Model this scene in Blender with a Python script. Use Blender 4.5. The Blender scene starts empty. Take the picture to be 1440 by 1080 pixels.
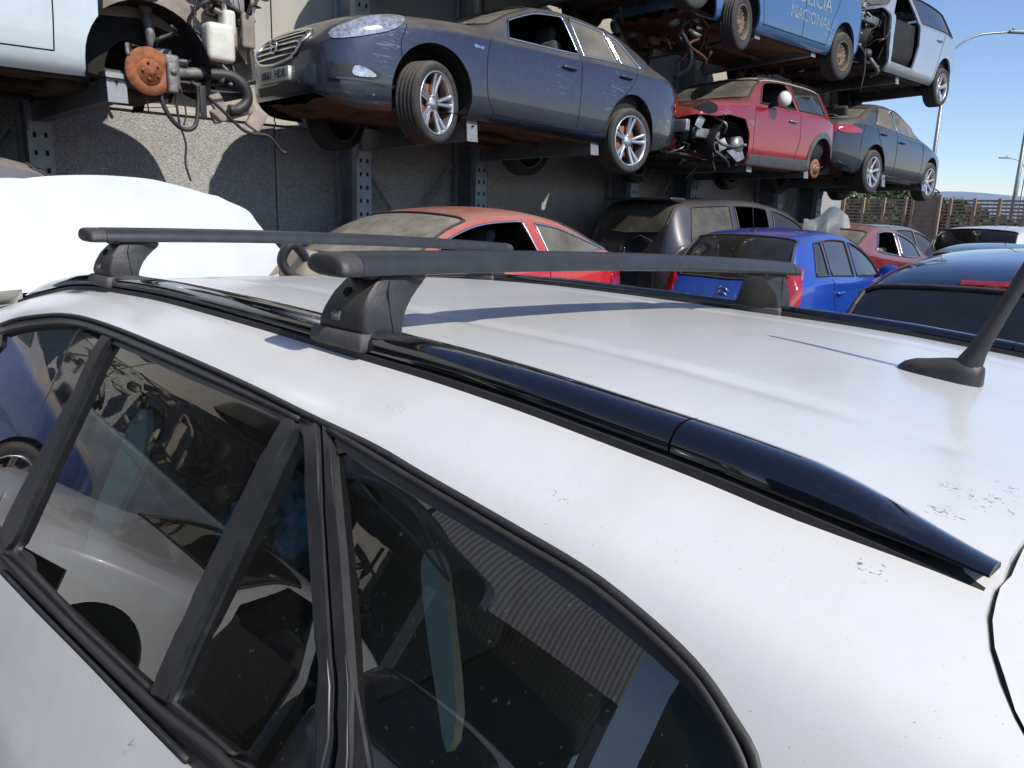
import bpy, bmesh, math, random
from mathutils import Vector, Matrix, noise
from mathutils.bvhtree import BVHTree
from mathutils.geometry import delaunay_2d_cdt
R = math.radians
scene = bpy.context.scene
COL = scene.collection
random.seed(7)
# ---------------------------------------------------------------- camera frame
# X runs along the wall to the right, Y towards the wall, Z up; metres.
F_PX, CX, CY = 1090.0, 720.0, 540.0
EYE = 1.62
roll, dd, HEAD = R(1.9), 240.0, R(42.4)
DD = F_PX*F_PX/dd
_dn = Vector((-DD*math.sin(roll), DD*math.cos(roll), F_PX)).normalized()
_Z = -_dn
_Y = (Vector((0,0,1)) - _Z*_Z.z).normalized()
_X = _Y.cross(_Z)
_c, _s = math.cos(HEAD), math.sin(HEAD)
MW = Matrix((tuple(_X*_c + _Y*_s), tuple(_X*-_s + _Y*_c), tuple(_Z)))   # camera (x right, y down, z fwd) -> world
CAM = Vector((0,0,EYE))
def pray(x, y): return (MW @ Vector((x-CX, y-CY, F_PX))).normalized()
def onY(x, y, Y):
    r = pray(x, y); return CAM + r*(Y/r.y)
def onZ(x, y, z):
    r = pray(x, y); return CAM + r*((z-EYE)/r.z)
def project(p):
    v = MW.transposed() @ (Vector(p)-CAM)
    return (CX+F_PX*v.x/v.z, CY+F_PX*v.y/v.z)
cd = bpy.data.cameras.new('camera'); cam = bpy.data.objects.new('camera', cd); COL.objects.link(cam)
cd.sensor_width = 36; cd.lens = 36*F_PX/1440; cd.clip_start = 0.05; cd.clip_end = 60000
rx = MW @ Vector((1,0,0)); ry = MW @ Vector((0,-1,0)); rz = MW @ Vector((0,0,-1))
cam.matrix_world = Matrix(((rx.x,ry.x,rz.x,0),(rx.y,ry.y,rz.y,0),(rx.z,ry.z,rz.z,EYE),(0,0,0,1)))
scene.camera = cam
# ---------------------------------------------------------------- materials
class NT:
    def __init__(s, name):
        s.m = bpy.data.materials.new(name); s.m.use_nodes = True; s.t = s.m.node_tree; s.t.nodes.clear()
        s.out = s.n('ShaderNodeOutputMaterial')
    def n(s, typ, **k):
        nd = s.t.nodes.new(typ)
        for a, v in k.items():
            if a.startswith('i_'): nd.inputs[a[2:].replace('_',' ')].default_value = v
            else: setattr(nd, a, v)
        return nd
    def l(s, a, b): s.t.links.new(a, b)
    def noise(s, scale, detail=4, rough=.6, coord='Object', dist=0.0, sc=None):
        tc = s.n('ShaderNodeTexCoord'); nz = s.n('ShaderNodeTexNoise')
        nz.inputs['Scale'].default_value = scale; nz.inputs['Detail'].default_value = detail
        nz.inputs['Roughness'].default_value = rough; nz.inputs['Distortion'].default_value = dist
        if sc:
            mp = s.n('ShaderNodeMapping'); mp.inputs['Scale'].default_value = sc
            s.l(tc.outputs[coord], mp.inputs['Vector']); s.l(mp.outputs[0], nz.inputs['Vector'])
        else: s.l(tc.outputs[coord], nz.inputs['Vector'])
        return nz.outputs['Fac']
    def ramp(s, fac, a, b, ca=(0,0,0,1), cb=(1,1,1,1)):
        r = s.n('ShaderNodeValToRGB'); e = r.color_ramp.elements
        e[0].position = a; e[0].color = ca; e[1].position = b; e[1].color = cb
        s.l(fac, r.inputs[0]); return r.outputs[0]
    def mix(s, fac, a, b, typ='MIX'):
        m = s.n('ShaderNodeMix', data_type='RGBA', blend_type=typ)
        for sock, v in ((m.inputs[0], fac), (m.inputs[6], a), (m.inputs[7], b)):
            if hasattr(v, 'node'): s.l(v, sock)
            else: sock.default_value = v
        return m.outputs[2]
    def math(s, op, a, b=0.0, c=False):
        m = s.n('ShaderNodeMath', operation=op, use_clamp=c)
        for sock, v in ((m.inputs[0], a), (m.inputs[1], b)):
            if hasattr(v, 'node'): s.l(v, sock)
            else: sock.default_value = v
        return m.outputs[0]
    def bsdf(s, **k):
        b = s.n('ShaderNodeBsdfPrincipled')
        for a, v in k.items():
            sock = b.inputs[a.replace('_',' ')]
            if hasattr(v, 'node'): s.l(v, sock)
            else: sock.default_value = v
        s.l(b.outputs[0], s.out.inputs[0]); return b
    def bump(s, h, strength=.3, dist=.01):
        b = s.n('ShaderNodeBump'); b.inputs['Strength'].default_value = strength; b.inputs['Distance'].default_value = dist
        s.l(h, b.inputs['Height']); return b.outputs[0]
def C4(c): return (c[0], c[1], c[2], 1)
DUST = (0.30, 0.245, 0.175)
def updust(t, amt, nscale=3.0):
    """dust that has settled on upward faces, broken up by noise"""
    g = t.n('ShaderNodeNewGeometry'); sp = t.n('ShaderNodeSeparateXYZ'); t.l(g.outputs['Normal'], sp.inputs[0])
    up = t.math('MULTIPLY', t.math('SUBTRACT', sp.outputs['Z'], .25), 1.9, True)
    nz = t.ramp(t.noise(nscale, 6, .65), .25, .75, (.5,.5,.5,1), (1,1,1,1))
    fine = t.ramp(t.noise(22, 5, .7), .42, .75, (.0,.0,.0,1), (.13,.13,.13,1))
    return t.math('ADD', t.math('MULTIPLY', t.math('MULTIPLY', up, nz), amt, True), t.math('MULTIPLY', fine, min(1, amt)), True)
def paint(name, col, dust=.5, metal=.0, rough=.35, coat=1.0, scuff=None, dustc=DUST):
    t = NT(name)
    d = updust(t, dust)
    base = t.mix(t.ramp(t.noise(5, 3), .3, .7), C4([c*.9 for c in col]), C4(col))
    c = t.mix(d, base, C4(dustc))
    rg = t.mix(d, (rough,)*3+(1,), (.85,)*3+(1,))
    ct = t.math('MULTIPLY', t.math('SUBTRACT', 1.0, d, True), coat)
    if scuff:
        for (x, y, z, r) in scuff:
            tc = t.n('ShaderNodeTexCoord'); v = t.n('ShaderNodeVectorMath', operation='DISTANCE'); v.inputs[1].default_value = (x, y, z)
            t.l(tc.outputs['Object'], v.inputs[0])
            near = t.math('SUBTRACT', 1.0, t.math('DIVIDE', v.outputs['Value'], r), True)
            pat = t.ramp(t.math('ADD', t.noise(15, 8, .78, dist=1.2, sc=(.30,1,2.2)), t.math('MULTIPLY', near, .15)), .675, .695)
            f = t.math('MULTIPLY', pat, t.math('MULTIPLY', near, 4, True), True)
            c = t.mix(t.math('MULTIPLY', f, .5), c, (.30,.31,.33,1))
    t.bsdf(Base_Color=c, Metallic=metal, Roughness=rg, Coat_Weight=ct, Coat_Roughness=.04)
    return t.m
def plain(name, col, rough=.5, metal=0.0, var=.25, scale=12, dust=0.0, bump=0.0, spec=.5):
    t = NT(name)
    c = t.mix(t.ramp(t.noise(scale, 5, .65), .3, .7), C4([x*(1-var) for x in col]), C4([min(1, x*(1+var)) for x in col]))
    if dust: c = t.mix(updust(t, dust), c, C4(DUST))
    b = t.bsdf(Base_Color=c, Roughness=rough, Metallic=metal, Specular_IOR_Level=spec)
    if bump: t.l(t.bump(t.noise(scale*4, 5), bump), b.inputs['Normal'])
    return t.m
def glass(name, tint=(.55,.66,.62), dust=.25, refl=1.0, dscale=3, spots=0.0):
    t = NT(name)
    tr = t.n('ShaderNodeBsdfTransparent'); tr.inputs[0].default_value = C4(tint)
    gl = t.n('ShaderNodeBsdfGlossy'); gl.inputs['Roughness'].default_value = 0.0
    fr = t.n('ShaderNodeFresnel'); fr.inputs['IOR'].default_value = 1.45
    f = t.math('MULTIPLY', fr.outputs[0], 1.5*refl, True)
    mx = t.n('ShaderNodeMixShader'); t.l(f, mx.inputs[0]); t.l(tr.outputs[0], mx.inputs[1]); t.l(gl.outputs[0], mx.inputs[2])
    df = t.n('ShaderNodeBsdfDiffuse'); df.inputs[0].default_value = (.42,.38,.30,1)
    n1 = t.ramp(t.noise(dscale, 6, .7), .3, .8, (.35,.35,.35,1), (1,1,1,1))
    d = t.math('MULTIPLY', n1, dust, True)
    if spots:
        sp = t.ramp(t.noise(160, 2, .5), .70, .74); d = t.math('ADD', d, t.math('MULTIPLY', sp, spots), True)
    m2 = t.n('ShaderNodeMixShader'); t.l(d, m2.inputs[0]); t.l(mx.outputs[0], m2.inputs[1]); t.l(df.outputs[0], m2.inputs[2])
    t.l(m2.outputs[0], t.out.inputs[0]); return t.m
M = {}
M['rubber'] = plain('rubber', (.035,.034,.033), .8, var=.3, dust=.35)
M['seal'] = plain('rubber_seal', (.018,.019,.021), .55, var=.35, scale=30, dust=.10)
M['bar'] = plain('anodised_bar', (.040,.043,.050), .36, metal=.35, var=.2, scale=25, dust=.10)
M['foot'] = plain('foot_plastic', (.026,.026,.029), .5, var=.25, scale=40, dust=.20, bump=.12)
M['clamp'] = plain('clamp_plastic', (.075,.070,.068), .6, var=.25, scale=40, dust=.18, bump=.15)
M['black'] = plain('black_plastic', (.02,.02,.021), .5, dust=.3)
M['dark'] = plain('dark_interior', (.018,.018,.019), .85)
M['liner'] = plain('wheel_liner', (.014,.013,.012), .9, bump=.3)
M['under'] = plain('underbody', (.045,.032,.024), .9, var=.6, scale=5, bump=.6)
M['underrust'] = plain('underbody_rust', (.10,.045,.028), .9, var=.7, scale=4, bump=.6)
M['alloy'] = plain('alloy', (.62,.62,.63), .28, metal=.85, var=.08, dust=.08)
M['steelrim'] = plain('steel_rim', (.16,.12,.09), .75, metal=.2, var=.5, scale=9, dust=.3)
M['rust'] = plain('rust', (.28,.10,.04), .85, var=.45, scale=18, bump=.4)
M['metal'] = plain('bare_metal', (.34,.34,.33), .45, metal=.7, var=.35, dust=.3)
M['castmetal'] = plain('cast_metal', (.20,.19,.18), .6, metal=.4, var=.5, scale=16, bump=.4)
M['chrome'] = plain('chrome_trim', (.72,.73,.75), .18, metal=1.0, var=.05)
M['whiteplastic'] = plain('white_plastic', (.62,.60,.52), .5, var=.15)
M['seat'] = plain('seat_fabric', (.06,.06,.062), .95, var=.3, scale=60)
M['seatbeige'] = plain('beige_seat', (.42,.36,.27), .95, var=.2, scale=60)
M['steel'] = plain('galvanised_steel', (.26,.29,.32), .5, metal=.3, var=.25, scale=7, dust=.12)
M['steeldark'] = plain('painted_steel', (.13,.15,.17), .55, metal=.2, var=.3, scale=6)
M['plate'] = plain('tip_plate', (.50,.52,.54), .45, metal=.3, var=.15)
M['hole'] = plain('hole', (.008,.008,.009), .95)
M['lampred'] = None
def lamp(name, col, rough=.08):
    t = NT(name)
    c = t.mix(t.ramp(t.noise(30, 2, sc=(1,1,3)), .4, .6), C4([x*.6 for x in col]), C4(col))
    t.bsdf(Base_Color=c, Roughness=rough, Coat_Weight=1.0, Coat_Roughness=.03, Specular_IOR_Level=.8); return t.m
M['lampred'] = lamp('red_lens', (.45,.012,.015))
M['lampclear'] = plain('clear_lamp', (.42,.45,.47), .12, metal=.5, var=.6, scale=26)
M['glass'] = glass('car_glass', (.42,.50,.48), .16)
M['glassdusty'] = glass('dusty_glass', (.35,.38,.34), .62, dscale=2)
M['glassblue'] = glass('blue_glass', (.35,.45,.5), .10, 1.3)
M['glassdark'] = glass('privacy_glass', (.14,.17,.20), .05, 1.3)
# ---------------------------------------------------------------- mesh tools
def tag(o, label=None, cat=None, group=None, kind=None):
    if label: o['label'] = label
    if cat: o['category'] = cat
    if group: o['group'] = group
    if kind: o['kind'] = kind
    return o
def mkobj(name, bm, mats, parent=None, smooth=True, angle=None, loc=None):
    me = bpy.data.meshes.new(name)
    if angle is not None:
        for e in bm.edges:
            if len(e.link_faces) == 2 and e.calc_face_angle(0) > R(angle): e.smooth = False
    for f in bm.faces: f.smooth = smooth
    bm.to_mesh(me); bm.free()
    o = bpy.data.objects.new(name, me); COL.objects.link(o)
    for m in (mats if isinstance(mats, (list, tuple)) else [mats]): me.materials.append(m)
    if parent: o.parent = parent
    if loc: o.location = loc
    return o
def empty(name, loc=(0,0,0), rot=(0,0,0)):
    o = bpy.data.objects.new(name, None); COL.objects.link(o); o.location = loc; o.rotation_euler = rot
    o.empty_display_size = .1; return o
def bx(bm, c, s, rot=None, mi=0, taper=None):
    vs = []
    rm = rot if rot else Matrix.Identity(3)
    for dz in (-1,1):
        for dx, dy in ((-1,-1),(1,-1),(1,1),(-1,1)):
            k = taper if (taper and dz > 0) else 1
            vs.append(bm.verts.new(Vector(c) + rm @ Vector((dx*s[0]/2*k, dy*s[1]/2*k, dz*s[2]/2))))
    for f in ((3,2,1,0),(4,5,6,7),(0,1,5,4),(1,2,6,5),(2,3,7,6),(3,0,4,7)):
        fc = bm.faces.new([vs[i] for i in f]); fc.material_index = mi
    return vs
def rbox(bm, c, s, r=.02, rot=None, mi=0):
    b2 = bmesh.new(); bx(b2, (0,0,0), s)
    bmesh.ops.bevel(b2, geom=b2.edges[:], offset=min(r, min(s)*.45), segments=3, affect='EDGES', profile=.6)
    rm = (rot if rot else Matrix.Identity(3)).to_4x4(); rm.translation = Vector(c)
    bmesh.ops.transform(b2, matrix=rm, verts=b2.verts)
    join(bm, b2, mi)
def join(bm, b2, mi=None):
    mp = {}
    for v in b2.verts: mp[v] = bm.verts.new(v.co)
    for f in b2.faces:
        try:
            nf = bm.faces.new([mp[v] for v in f.verts]); nf.material_index = f.material_index if mi is None else mi
        except ValueError: pass
    b2.free()
def tube(bm, pts, r, seg=8, mi=0, caps=True, rs=None):
    pts = [Vector(p) for p in pts]
    pts = [p for i, p in enumerate(pts) if i == 0 or (p-pts[i-1]).length > 1e-6]
    if len(pts) < 2: return
    up = Vector((0,0,1)); prev = None; rings = []
    for i, p in enumerate(pts):
        d = (pts[min(i+1, len(pts)-1)] - pts[max(i-1, 0)]).normalized()
        if prev is None:
            a = d.cross(up)
            if a.length < .01: a = d.cross(Vector((1,0,0)))
        else: a = prev - d*prev.dot(d)
        a.normalize(); prev = a; b = d.cross(a)
        rr = rs[i] if rs else r
        rings.append([bm.verts.new(p + a*math.cos(t*2*math.pi/seg)*rr + b*math.sin(t*2*math.pi/seg)*rr) for t in range(seg)])
    for i in range(len(rings)-1):
        for t in range(seg):
            f = bm.faces.new((rings[i][t], rings[i][(t+1)%seg], rings[i+1][(t+1)%seg], rings[i+1][t])); f.material_index = mi
    if caps:
        f = bm.faces.new(rings[0][::-1]); f.material_index = mi
        f = bm.faces.new(rings[-1]); f.material_index = mi
def lathe(bm, prof, axis='y', seg=40, c=(0,0,0), mi=0, closed=False, arc=None):
    """prof: list of (radius, along-axis)"""
    rings = []; c = Vector(c)
    a0, a1 = arc if arc else (0, 2*math.pi)
    n = seg if not arc else seg+1
    for k in range(n):
        t = a0 + (a1-a0)*k/seg; cs, sn = math.cos(t), math.sin(t)
        ring = []
        for r, h in prof:
            p = (r*cs, h, r*sn) if axis == 'y' else ((r*cs, r*sn, h) if axis == 'z' else (h, r*cs, r*sn))
            ring.append(bm.verts.new(c + Vector(p)))
        rings.append(ring)
    m = len(prof)
    for k in range(seg):
        A, B = rings[k], rings[(k+1) % n]
        for j in range(m if closed else m-1):
            f = bm.faces.new((A[j], A[(j+1)%m], B[(j+1)%m], B[j])); f.material_index = mi
    return rings
def cr(pts, n=6, closed=False):
    """catmull-rom through 2D/3D points"""
    P = [Vector(p) for p in pts]; out = []; N = len(P)
    rng = range(N if closed else N-1)
    for i in rng:
        p0 = P[(i-1) % N] if closed or i > 0 else P[0]*2-P[1]
        p1 = P[i]; p2 = P[(i+1) % N]
        p3 = P[(i+2) % N] if closed or i+2 < N else P[-1]*2-P[-2]
        for k in range(n):
            t = k/n
            out.append(.5*((2*p1)+(p2-p0)*t+(2*p0-5*p1+4*p2-p3)*t*t+(3*p1-p0-3*p2+p3)*t**3))
    if not closed: out.append(P[-1].copy())
    return out
def pchip(tab):
    xs = [a for a, b in tab]; ys = [b for a, b in tab]; n = len(xs)
    h = [xs[i+1]-xs[i] for i in range(n-1)]; dl = [(ys[i+1]-ys[i])/h[i] for i in range(n-1)]
    d = [0]*n
    for i in range(1, n-1):
        if dl[i-1]*dl[i] > 0:
            w1, w2 = 2*h[i]+h[i-1], h[i]+2*h[i-1]; d[i] = (w1+w2)/(w1/dl[i-1]+w2/dl[i])
    d[0], d[-1] = dl[0], dl[-1]
    def f(x):
        if x <= xs[0]: return ys[0]+d[0]*(x-xs[0])*0
        if x >= xs[-1]: return ys[-1]
        i = 0
        while x > xs[i+1]: i += 1
        t = (x-xs[i])/h[i]; t2 = t*t; t3 = t2*t
        return (2*t3-3*t2+1)*ys[i]+(t3-2*t2+t)*h[i]*d[i]+(-2*t3+3*t2)*ys[i+1]+(t3-t2)*h[i]*d[i+1]
    return f
def inpoly(p, poly):
    x, y = p; c = False; n = len(poly); j = n-1
    for i in range(n):
        xi, yi = poly[i]; xj, yj = poly[j]
        if (yi > y) != (yj > y) and x < (xj-xi)*(y-yi)/(yj-yi)+xi: c = not c
        j = i
    return c
def dens(poly, step):
    out = []; n = len(poly)
    for i in range(n):
        a, b = Vector(poly[i]), Vector(poly[(i+1) % n]); k = max(1, int((b-a).length/step))
        for j in range(k): out.append(tuple(a.lerp(b, j/k)))
    return out
def cdt(dom, polys, dx, dy, jit=0.0):
    """constrained triangulation of rectangle dom=(x0,x1,y0,y1) cut by polylines; returns verts(2D), tris"""
    x0, x1, y0, y1 = dom
    nx = max(2, int((x1-x0)/dx)); ny = max(2, int((y1-y0)/dy))
    V = []; E = []
    for i in range(nx+1):
        for j in range(ny+1): V.append(Vector((x0+(x1-x0)*i/nx, y0+(y1-y0)*j/ny)))
    for p in polys:
        s = len(V); q = [Vector((min(max(a[0], x0), x1), min(max(a[1], y0), y1))) for a in p]; V += q; n = len(q)
        E += [(s+i, s+(i+1) % n) for i in range(n)]
    r = delaunay_2d_cdt(V, E, [], 0, 1e-5)
    return r[0], r[2]
def polygon_grid(poly, d):
    """triangulate the inside of one polygon with interior grid points"""
    xs = [p[0] for p in poly]; ys = [p[1] for p in poly]
    pp = dens(poly, d)
    V, T = cdt((min(xs), max(xs), min(ys), max(ys)), [pp], d, d)
    out = [t for t in T if inpoly(sum((V[i] for i in t), Vector((0,0)))/3, pp)]
    return V, out
def text_mesh(txt, size, mat, parent, name, loc, xdir, updir, depth=.001, align='CENTER'):
    cu = bpy.data.curves.new(name, 'FONT'); cu.body = txt; cu.size = size; cu.align_x = align; cu.align_y = 'CENTER'; cu.extrude = depth; cu.resolution_u = 3
    to = bpy.data.objects.new(name+'_t', cu); COL.objects.link(to)
    me = bpy.data.meshes.new_from_object(to); bpy.data.objects.remove(to)
    o = bpy.data.objects.new(name, me); COL.objects.link(o); me.materials.clear(); me.materials.append(mat)
    x = Vector(xdir).normalized(); u = Vector(updir); u = (u-x*u.dot(x)).normalized(); z = x.cross(u)
    m = Matrix(((x.x,u.x,z.x,0),(x.y,u.y,z.y,0),(x.z,u.z,z.z,0),(0,0,0,1)))
    for v in me.vertices: v.co = (m @ v.co) + Vector(loc)
    if parent: o.parent = parent
    return o
# ================================================================ generic car
# local frame: nose at x=0, tail at x=L, left side y<0, ground z=0
class Shape:
    def __init__(s, sp):
        s.sp = sp; s.L = sp['L']; s.W = sp['W']
        s.top = pchip(sp['top']); s.belt = pchip(sp['belt']); s.bot = pchip(sp['bot']); s.plan = pchip(sp['plan'])
        s.tum = sp.get('tumble', .42)
    def ctrl(s, x):
        zt = s.top(x); zb = min(s.belt(x), zt-.03); z0 = s.bot(x); w = s.W*s.plan(x)
        zr = zt - min(.075, .45*(zt-zb)); wr = w*.94 - .02 - s.tum*(zr-zb)
        h = zb-z0
        return [(w*.90, z0), (w*.975, z0+.12*h), (w*1.0, z0+.5*h), (w*.985, zb-.05*h-.01), (w*.945, zb+.01),
                (w*.945+(wr-w*.945)*.86, zb+.01+(zr-zb-.01)*.86), (wr*.94, zr+.25*(zt-zr)), (wr*.70, zr+.72*(zt-zr)), (0, zt)]
    def yz(s, x, v):
        c = s.ctrl(x); v = min(max(v, 0), 8); i = min(int(v), 7); t = v-i
        p0 = c[i-1] if i > 0 else c[0]; p1 = c[i]; p2 = c[i+1]; p3 = c[i+2] if i < 7 else (-c[7][0], c[7][1])
        o = []
        for k in (0, 1):
            a, b, d, e = p0[k], p1[k], p2[k], p3[k]
            m1 = (d-a)/2; m2 = (e-b)/2; D = d-b
            # limit tangents so that straight glass stays straight
            if abs(m1) > 2.2*abs(D): m1 = math.copysign(2.2*abs(D), m1)
            if abs(m2) > 2.2*abs(D): m2 = math.copysign(2.2*abs(D), m2)
            t2 = t*t; t3 = t2*t
            o.append((2*t3-3*t2+1)*b+(t3-2*t2+t)*m1+(-2*t3+3*t2)*d+(t3-t2)*m2)
        return o
    def p(s, x, v, side=-1, off=0.0):
        y, z = s.yz(x, v)
        if off:
            e = .04
            y1, z1 = s.yz(x, min(8, v+e)); y0, z0 = s.yz(x, max(0, v-e))
            ty, tz = y1-y0, z1-z0; l = math.hypot(ty, tz) or 1
            y += tz/l*off; z += -ty/l*off
        return Vector((x, side*y, z))
    def v_at(s, x, z, lo=.2, hi=6.2):
        for _ in range(26):
            m = (lo+hi)/2
            if s.yz(x, m)[1] < z: lo = m
            else: hi = m
        return (lo+hi)/2
VS = .17   # metres per v unit used for the 2-D domain
def surf_poly(S, poly, d=.05):
    return [(x, S.v_at(x, z)*VS) for x, z in dens(poly, d)]
def smoothpoly(poly, n=5): return [tuple(p) for p in cr(poly, n, closed=True)]
def make_wheel(parent, kind, Rw, wd, c, side, rimr=None, steer=0, spin=0, group=None, disc=True):
    """wheel (rim) > tyre, brake_disc; outer face looks towards side*y"""
    rimr = rimr or Rw*.70
    bm = bmesh.new(); h = wd/2
    if kind != 'hub':
        lathe(bm, [(rimr*1.0, -h*.86), (rimr*1.02, -h*.98), (rimr*.96, -h*.98), (rimr*.93, -h*.8), (rimr*.90, -h*.2), (rimr*.9, h*.8), (rimr*1.0, h*.9)], 'y', 40)
    mats = [M['alloy'], M['hole'], M['black']]
    if kind == 'twin5' or kind == 'star5' or kind == 'multi7':
        n = {'twin5': 5, 'star5': 5, 'multi7': 7}[kind]
        for i in range(n):
            a = spin + i*2*math.pi/n
            offs = (-1, 1) if kind == 'twin5' else (0,)
            for o_ in offs:
                a1 = a+o_*.12; a2 = a+o_*.155
                w1, w2 = (.016, .021) if kind == 'twin5' else ((.035, .055) if kind == 'star5' else (.026, .030))
                w1 *= rimr/.24; w2 *= rimr/.24
                p1 = Vector((math.cos(a1)*rimr*.2, 0, math.sin(a1)*rimr*.2)); p2 = Vector((math.cos(a2)*rimr*.94, 0, math.sin(a2)*rimr*.94))
                d = (p2-p1).normalized(); t = Vector((-d.z, 0, d.x))
                vs = []
                for (p, w, y) in ((p1, w1, -h*.62), (p1.lerp(p2, .5), (w1+w2)/2*.85, -h*.70), (p2, w2, -h*.92)):
                    for k, dy in ((-1, .012), (-.6, 0), (.6, 0), (1, .012)):
                        vs.append(bm.verts.new(p+t*w*k+Vector((0, y+dy, 0))))
                    for k in (1, -1): vs.append(bm.verts.new(p+t*w*k*.8+Vector((0, y+.05, 0))))
                for r_ in range(2):
                    for k in range(6):
                        a_, b_ = r_*6+k, r_*6+(k+1) % 6
                        bm.faces.new((vs[a_], vs[b_], vs[b_+6], vs[a_+6]))
        lathe(bm, [(0, -h*.72), (rimr*.13, -h*.72), (rimr*.15, -h*.68), (rimr*.26, -h*.62), (rimr*.27, -h*.3)], 'y', 24)
        lathe(bm, [(rimr*.28, h*.1), (rimr*.92, h*.1)], 'y', 40, mi=1)
        for i in range(5):
            a = i*2*math.pi/5+.3; lathe(bm, [(0, -h*.66), (.008, -h*.66), (.008, -h*.5)], 'y', 8, c=(math.cos(a)*rimr*.2, 0, math.sin(a)*rimr*.2), mi=2)
    elif kind == 'steel':
        mats = [M['steelrim'], M['hole'], M['rust']]
        lathe(bm, [(0, -h*.55), (rimr*.16, -h*.55), (rimr*.2, -h*.35), (rimr*.42, -h*.3), (rimr*.55, -h*.62), (rimr*.78, -h*.55), (rimr*.9, -h*.2)], 'y', 40)
        n = 14
        for i in range(n):
            a = i*2*math.pi/n; r_ = rimr*.665; ca, sa = math.cos(a), math.sin(a)
            lathe(bm, [(0, -h*.645), (rimr*.062, -h*.64), (rimr*.07, -h*.55)], 'y', 10, c=(ca*r_, 0, sa*r_), mi=1)
        for i in range(4):
            a = i*math.pi/2+.4; lathe(bm, [(0, -h*.5), (.012, -h*.5), (.012, -h*.3)], 'y', 8, c=(math.cos(a)*rimr*.3, 0, math.sin(a)*rimr*.3), mi=2)
    else:  # bare hub
        mats = [M['castmetal'], M['hole'], M['rust']]
        lathe(bm, [(0, -.07), (.03, -.07), (.034, -.05), (.07, -.045), (.075, .02), (.1, .03), (.1, .08)], 'y', 20)
        for i in range(5):
            a = i*2*math.pi/5; lathe(bm, [(0, -.075), (.008, -.075), (.008, -.04)], 'y', 8, c=(math.cos(a)*.052, 0, math.sin(a)*.052), mi=2)
    if side > 0: bmesh.ops.scale(bm, vec=(1, -1, 1), verts=bm.verts); bmesh.ops.reverse_faces(bm, faces=bm.faces)
    nm = 'wheel' if kind != 'hub' else 'wheel_hub'
    w = mkobj(nm, bm, mats, parent, angle=35); w.location = c; w.rotation_euler = (0, 0, steer)
    if kind != 'hub':
        bm = bmesh.new(); g = .004
        prof = [(rimr*.99, -h*.9), (rimr+(Rw-rimr)*.35, -h*1.06), (rimr+(Rw-rimr)*.75, -h*1.04), (Rw-.012, -h*.9), (Rw-.002, -h*.74)]
        for q in (-.5, -.17, .17, .5):
            prof += [(Rw, h*q-.012), (Rw-.007, h*q-.007), (Rw-.007, h*q+.001), (Rw, h*q+.006)]
        prof += [(Rw-.002, h*.74), (Rw-.012, h*.9), (rimr+(Rw-rimr)*.6, h*1.04), (rimr*.99, h*.9)]
        lathe(bm, prof, 'y', 56)
        ty = mkobj('tyre', bm, M['rubber'], w, angle=50)
    if disc:
        bm = bmesh.new()
        rr = rimr*.62 if kind != 'hub' else .135
        y = -h*.1 if kind != 'hub' else -.01
        if side > 0: y = -y
        lathe(bm, [(rr*.45, y-.012), (rr, y-.012), (rr, y+.012), (rr*.45, y+.012)], 'y', 32, closed=True)
        mkobj('brake_disc', bm, M['rust'], w, angle=40)
    return w
def bvh_of(objs):
    vs = []; fs = []
    for o in objs:
        k = len(vs); vs += [v.co.copy() for v in o.data.vertices]; fs += [[k+i for i in p.vertices] for p in o.data.polygons]
    return BVHTree.FromPolygons(vs, fs)
def decal(bvh, poly, axis, mat, parent, name, off=.006, depth=.02, d=.04, bulge=0.0, from_=None, flip=1, smooth=True, maxd=None):
    """a thin shell shaped like poly that sits on the body. axis 'front' poly=(y,z), 'rear' (y,z), 'left' (x,z), 'right' (x,z), 'top' (x,y)"""
    dirs = {'front': Vector((1,0,0)), 'rear': Vector((-1,0,0)), 'left': Vector((0,1,0)), 'right': Vector((0,-1,0)), 'top': Vector((0,0,-1))}
    dr = dirs[axis]; V, T = polygon_grid(poly, d); P = {}; bm = bmesh.new()
    used = set(i for t in T for i in t)
    hits = {}
    for i in used:
        a, b = V[i]
        o = {'front': Vector((-3,a,b)), 'rear': Vector((9,a,b)), 'left': Vector((a,-3,b)), 'right': Vector((a,3,b)), 'top': Vector((a,b,4))}[axis]
        h = bvh.ray_cast(o, dr)
        if h[0] is not None: hits[i] = (h[0], h[1] if h[1].dot(dr) < 0 else -h[1])
    if not hits: return None
    fb = next(iter(hits.values()))
    for i in used:
        if i not in hits:
            j = min(hits, key=lambda k: (V[k]-V[i]).length)
            h = hits[j]; a, b = V[i]; q = h[0].copy()
            if axis in ('front', 'rear'): q.y, q.z = a, b
            elif axis in ('left', 'right'): q.x, q.z = a, b
            else: q.x, q.y = a, b
            hits[i] = (q, h[1])
        P[i] = bm.verts.new(hits[i][0] + (hits[i][1]*.75 - dr*.25)*off)
    faces = []
    for t in T:
        try: faces.append(bm.faces.new([P[i] for i in t]))
        except ValueError: pass
    bmesh.ops.recalc_face_normals(bm, faces=bm.faces)
    if faces and sum((f.normal.dot(dr) for f in faces)) > 0: bmesh.ops.reverse_faces(bm, faces=bm.faces)
    be = [e for e in bm.edges if len(e.link_faces) == 1]
    r = bmesh.ops.extrude_edge_only(bm, edges=be)
    for v in [g for g in r['geom'] if isinstance(g, bmesh.types.BMVert)]: v.co += dr*(off+depth)
    return mkobj(name, bm, mat, parent, smooth=smooth, angle=40)
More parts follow.
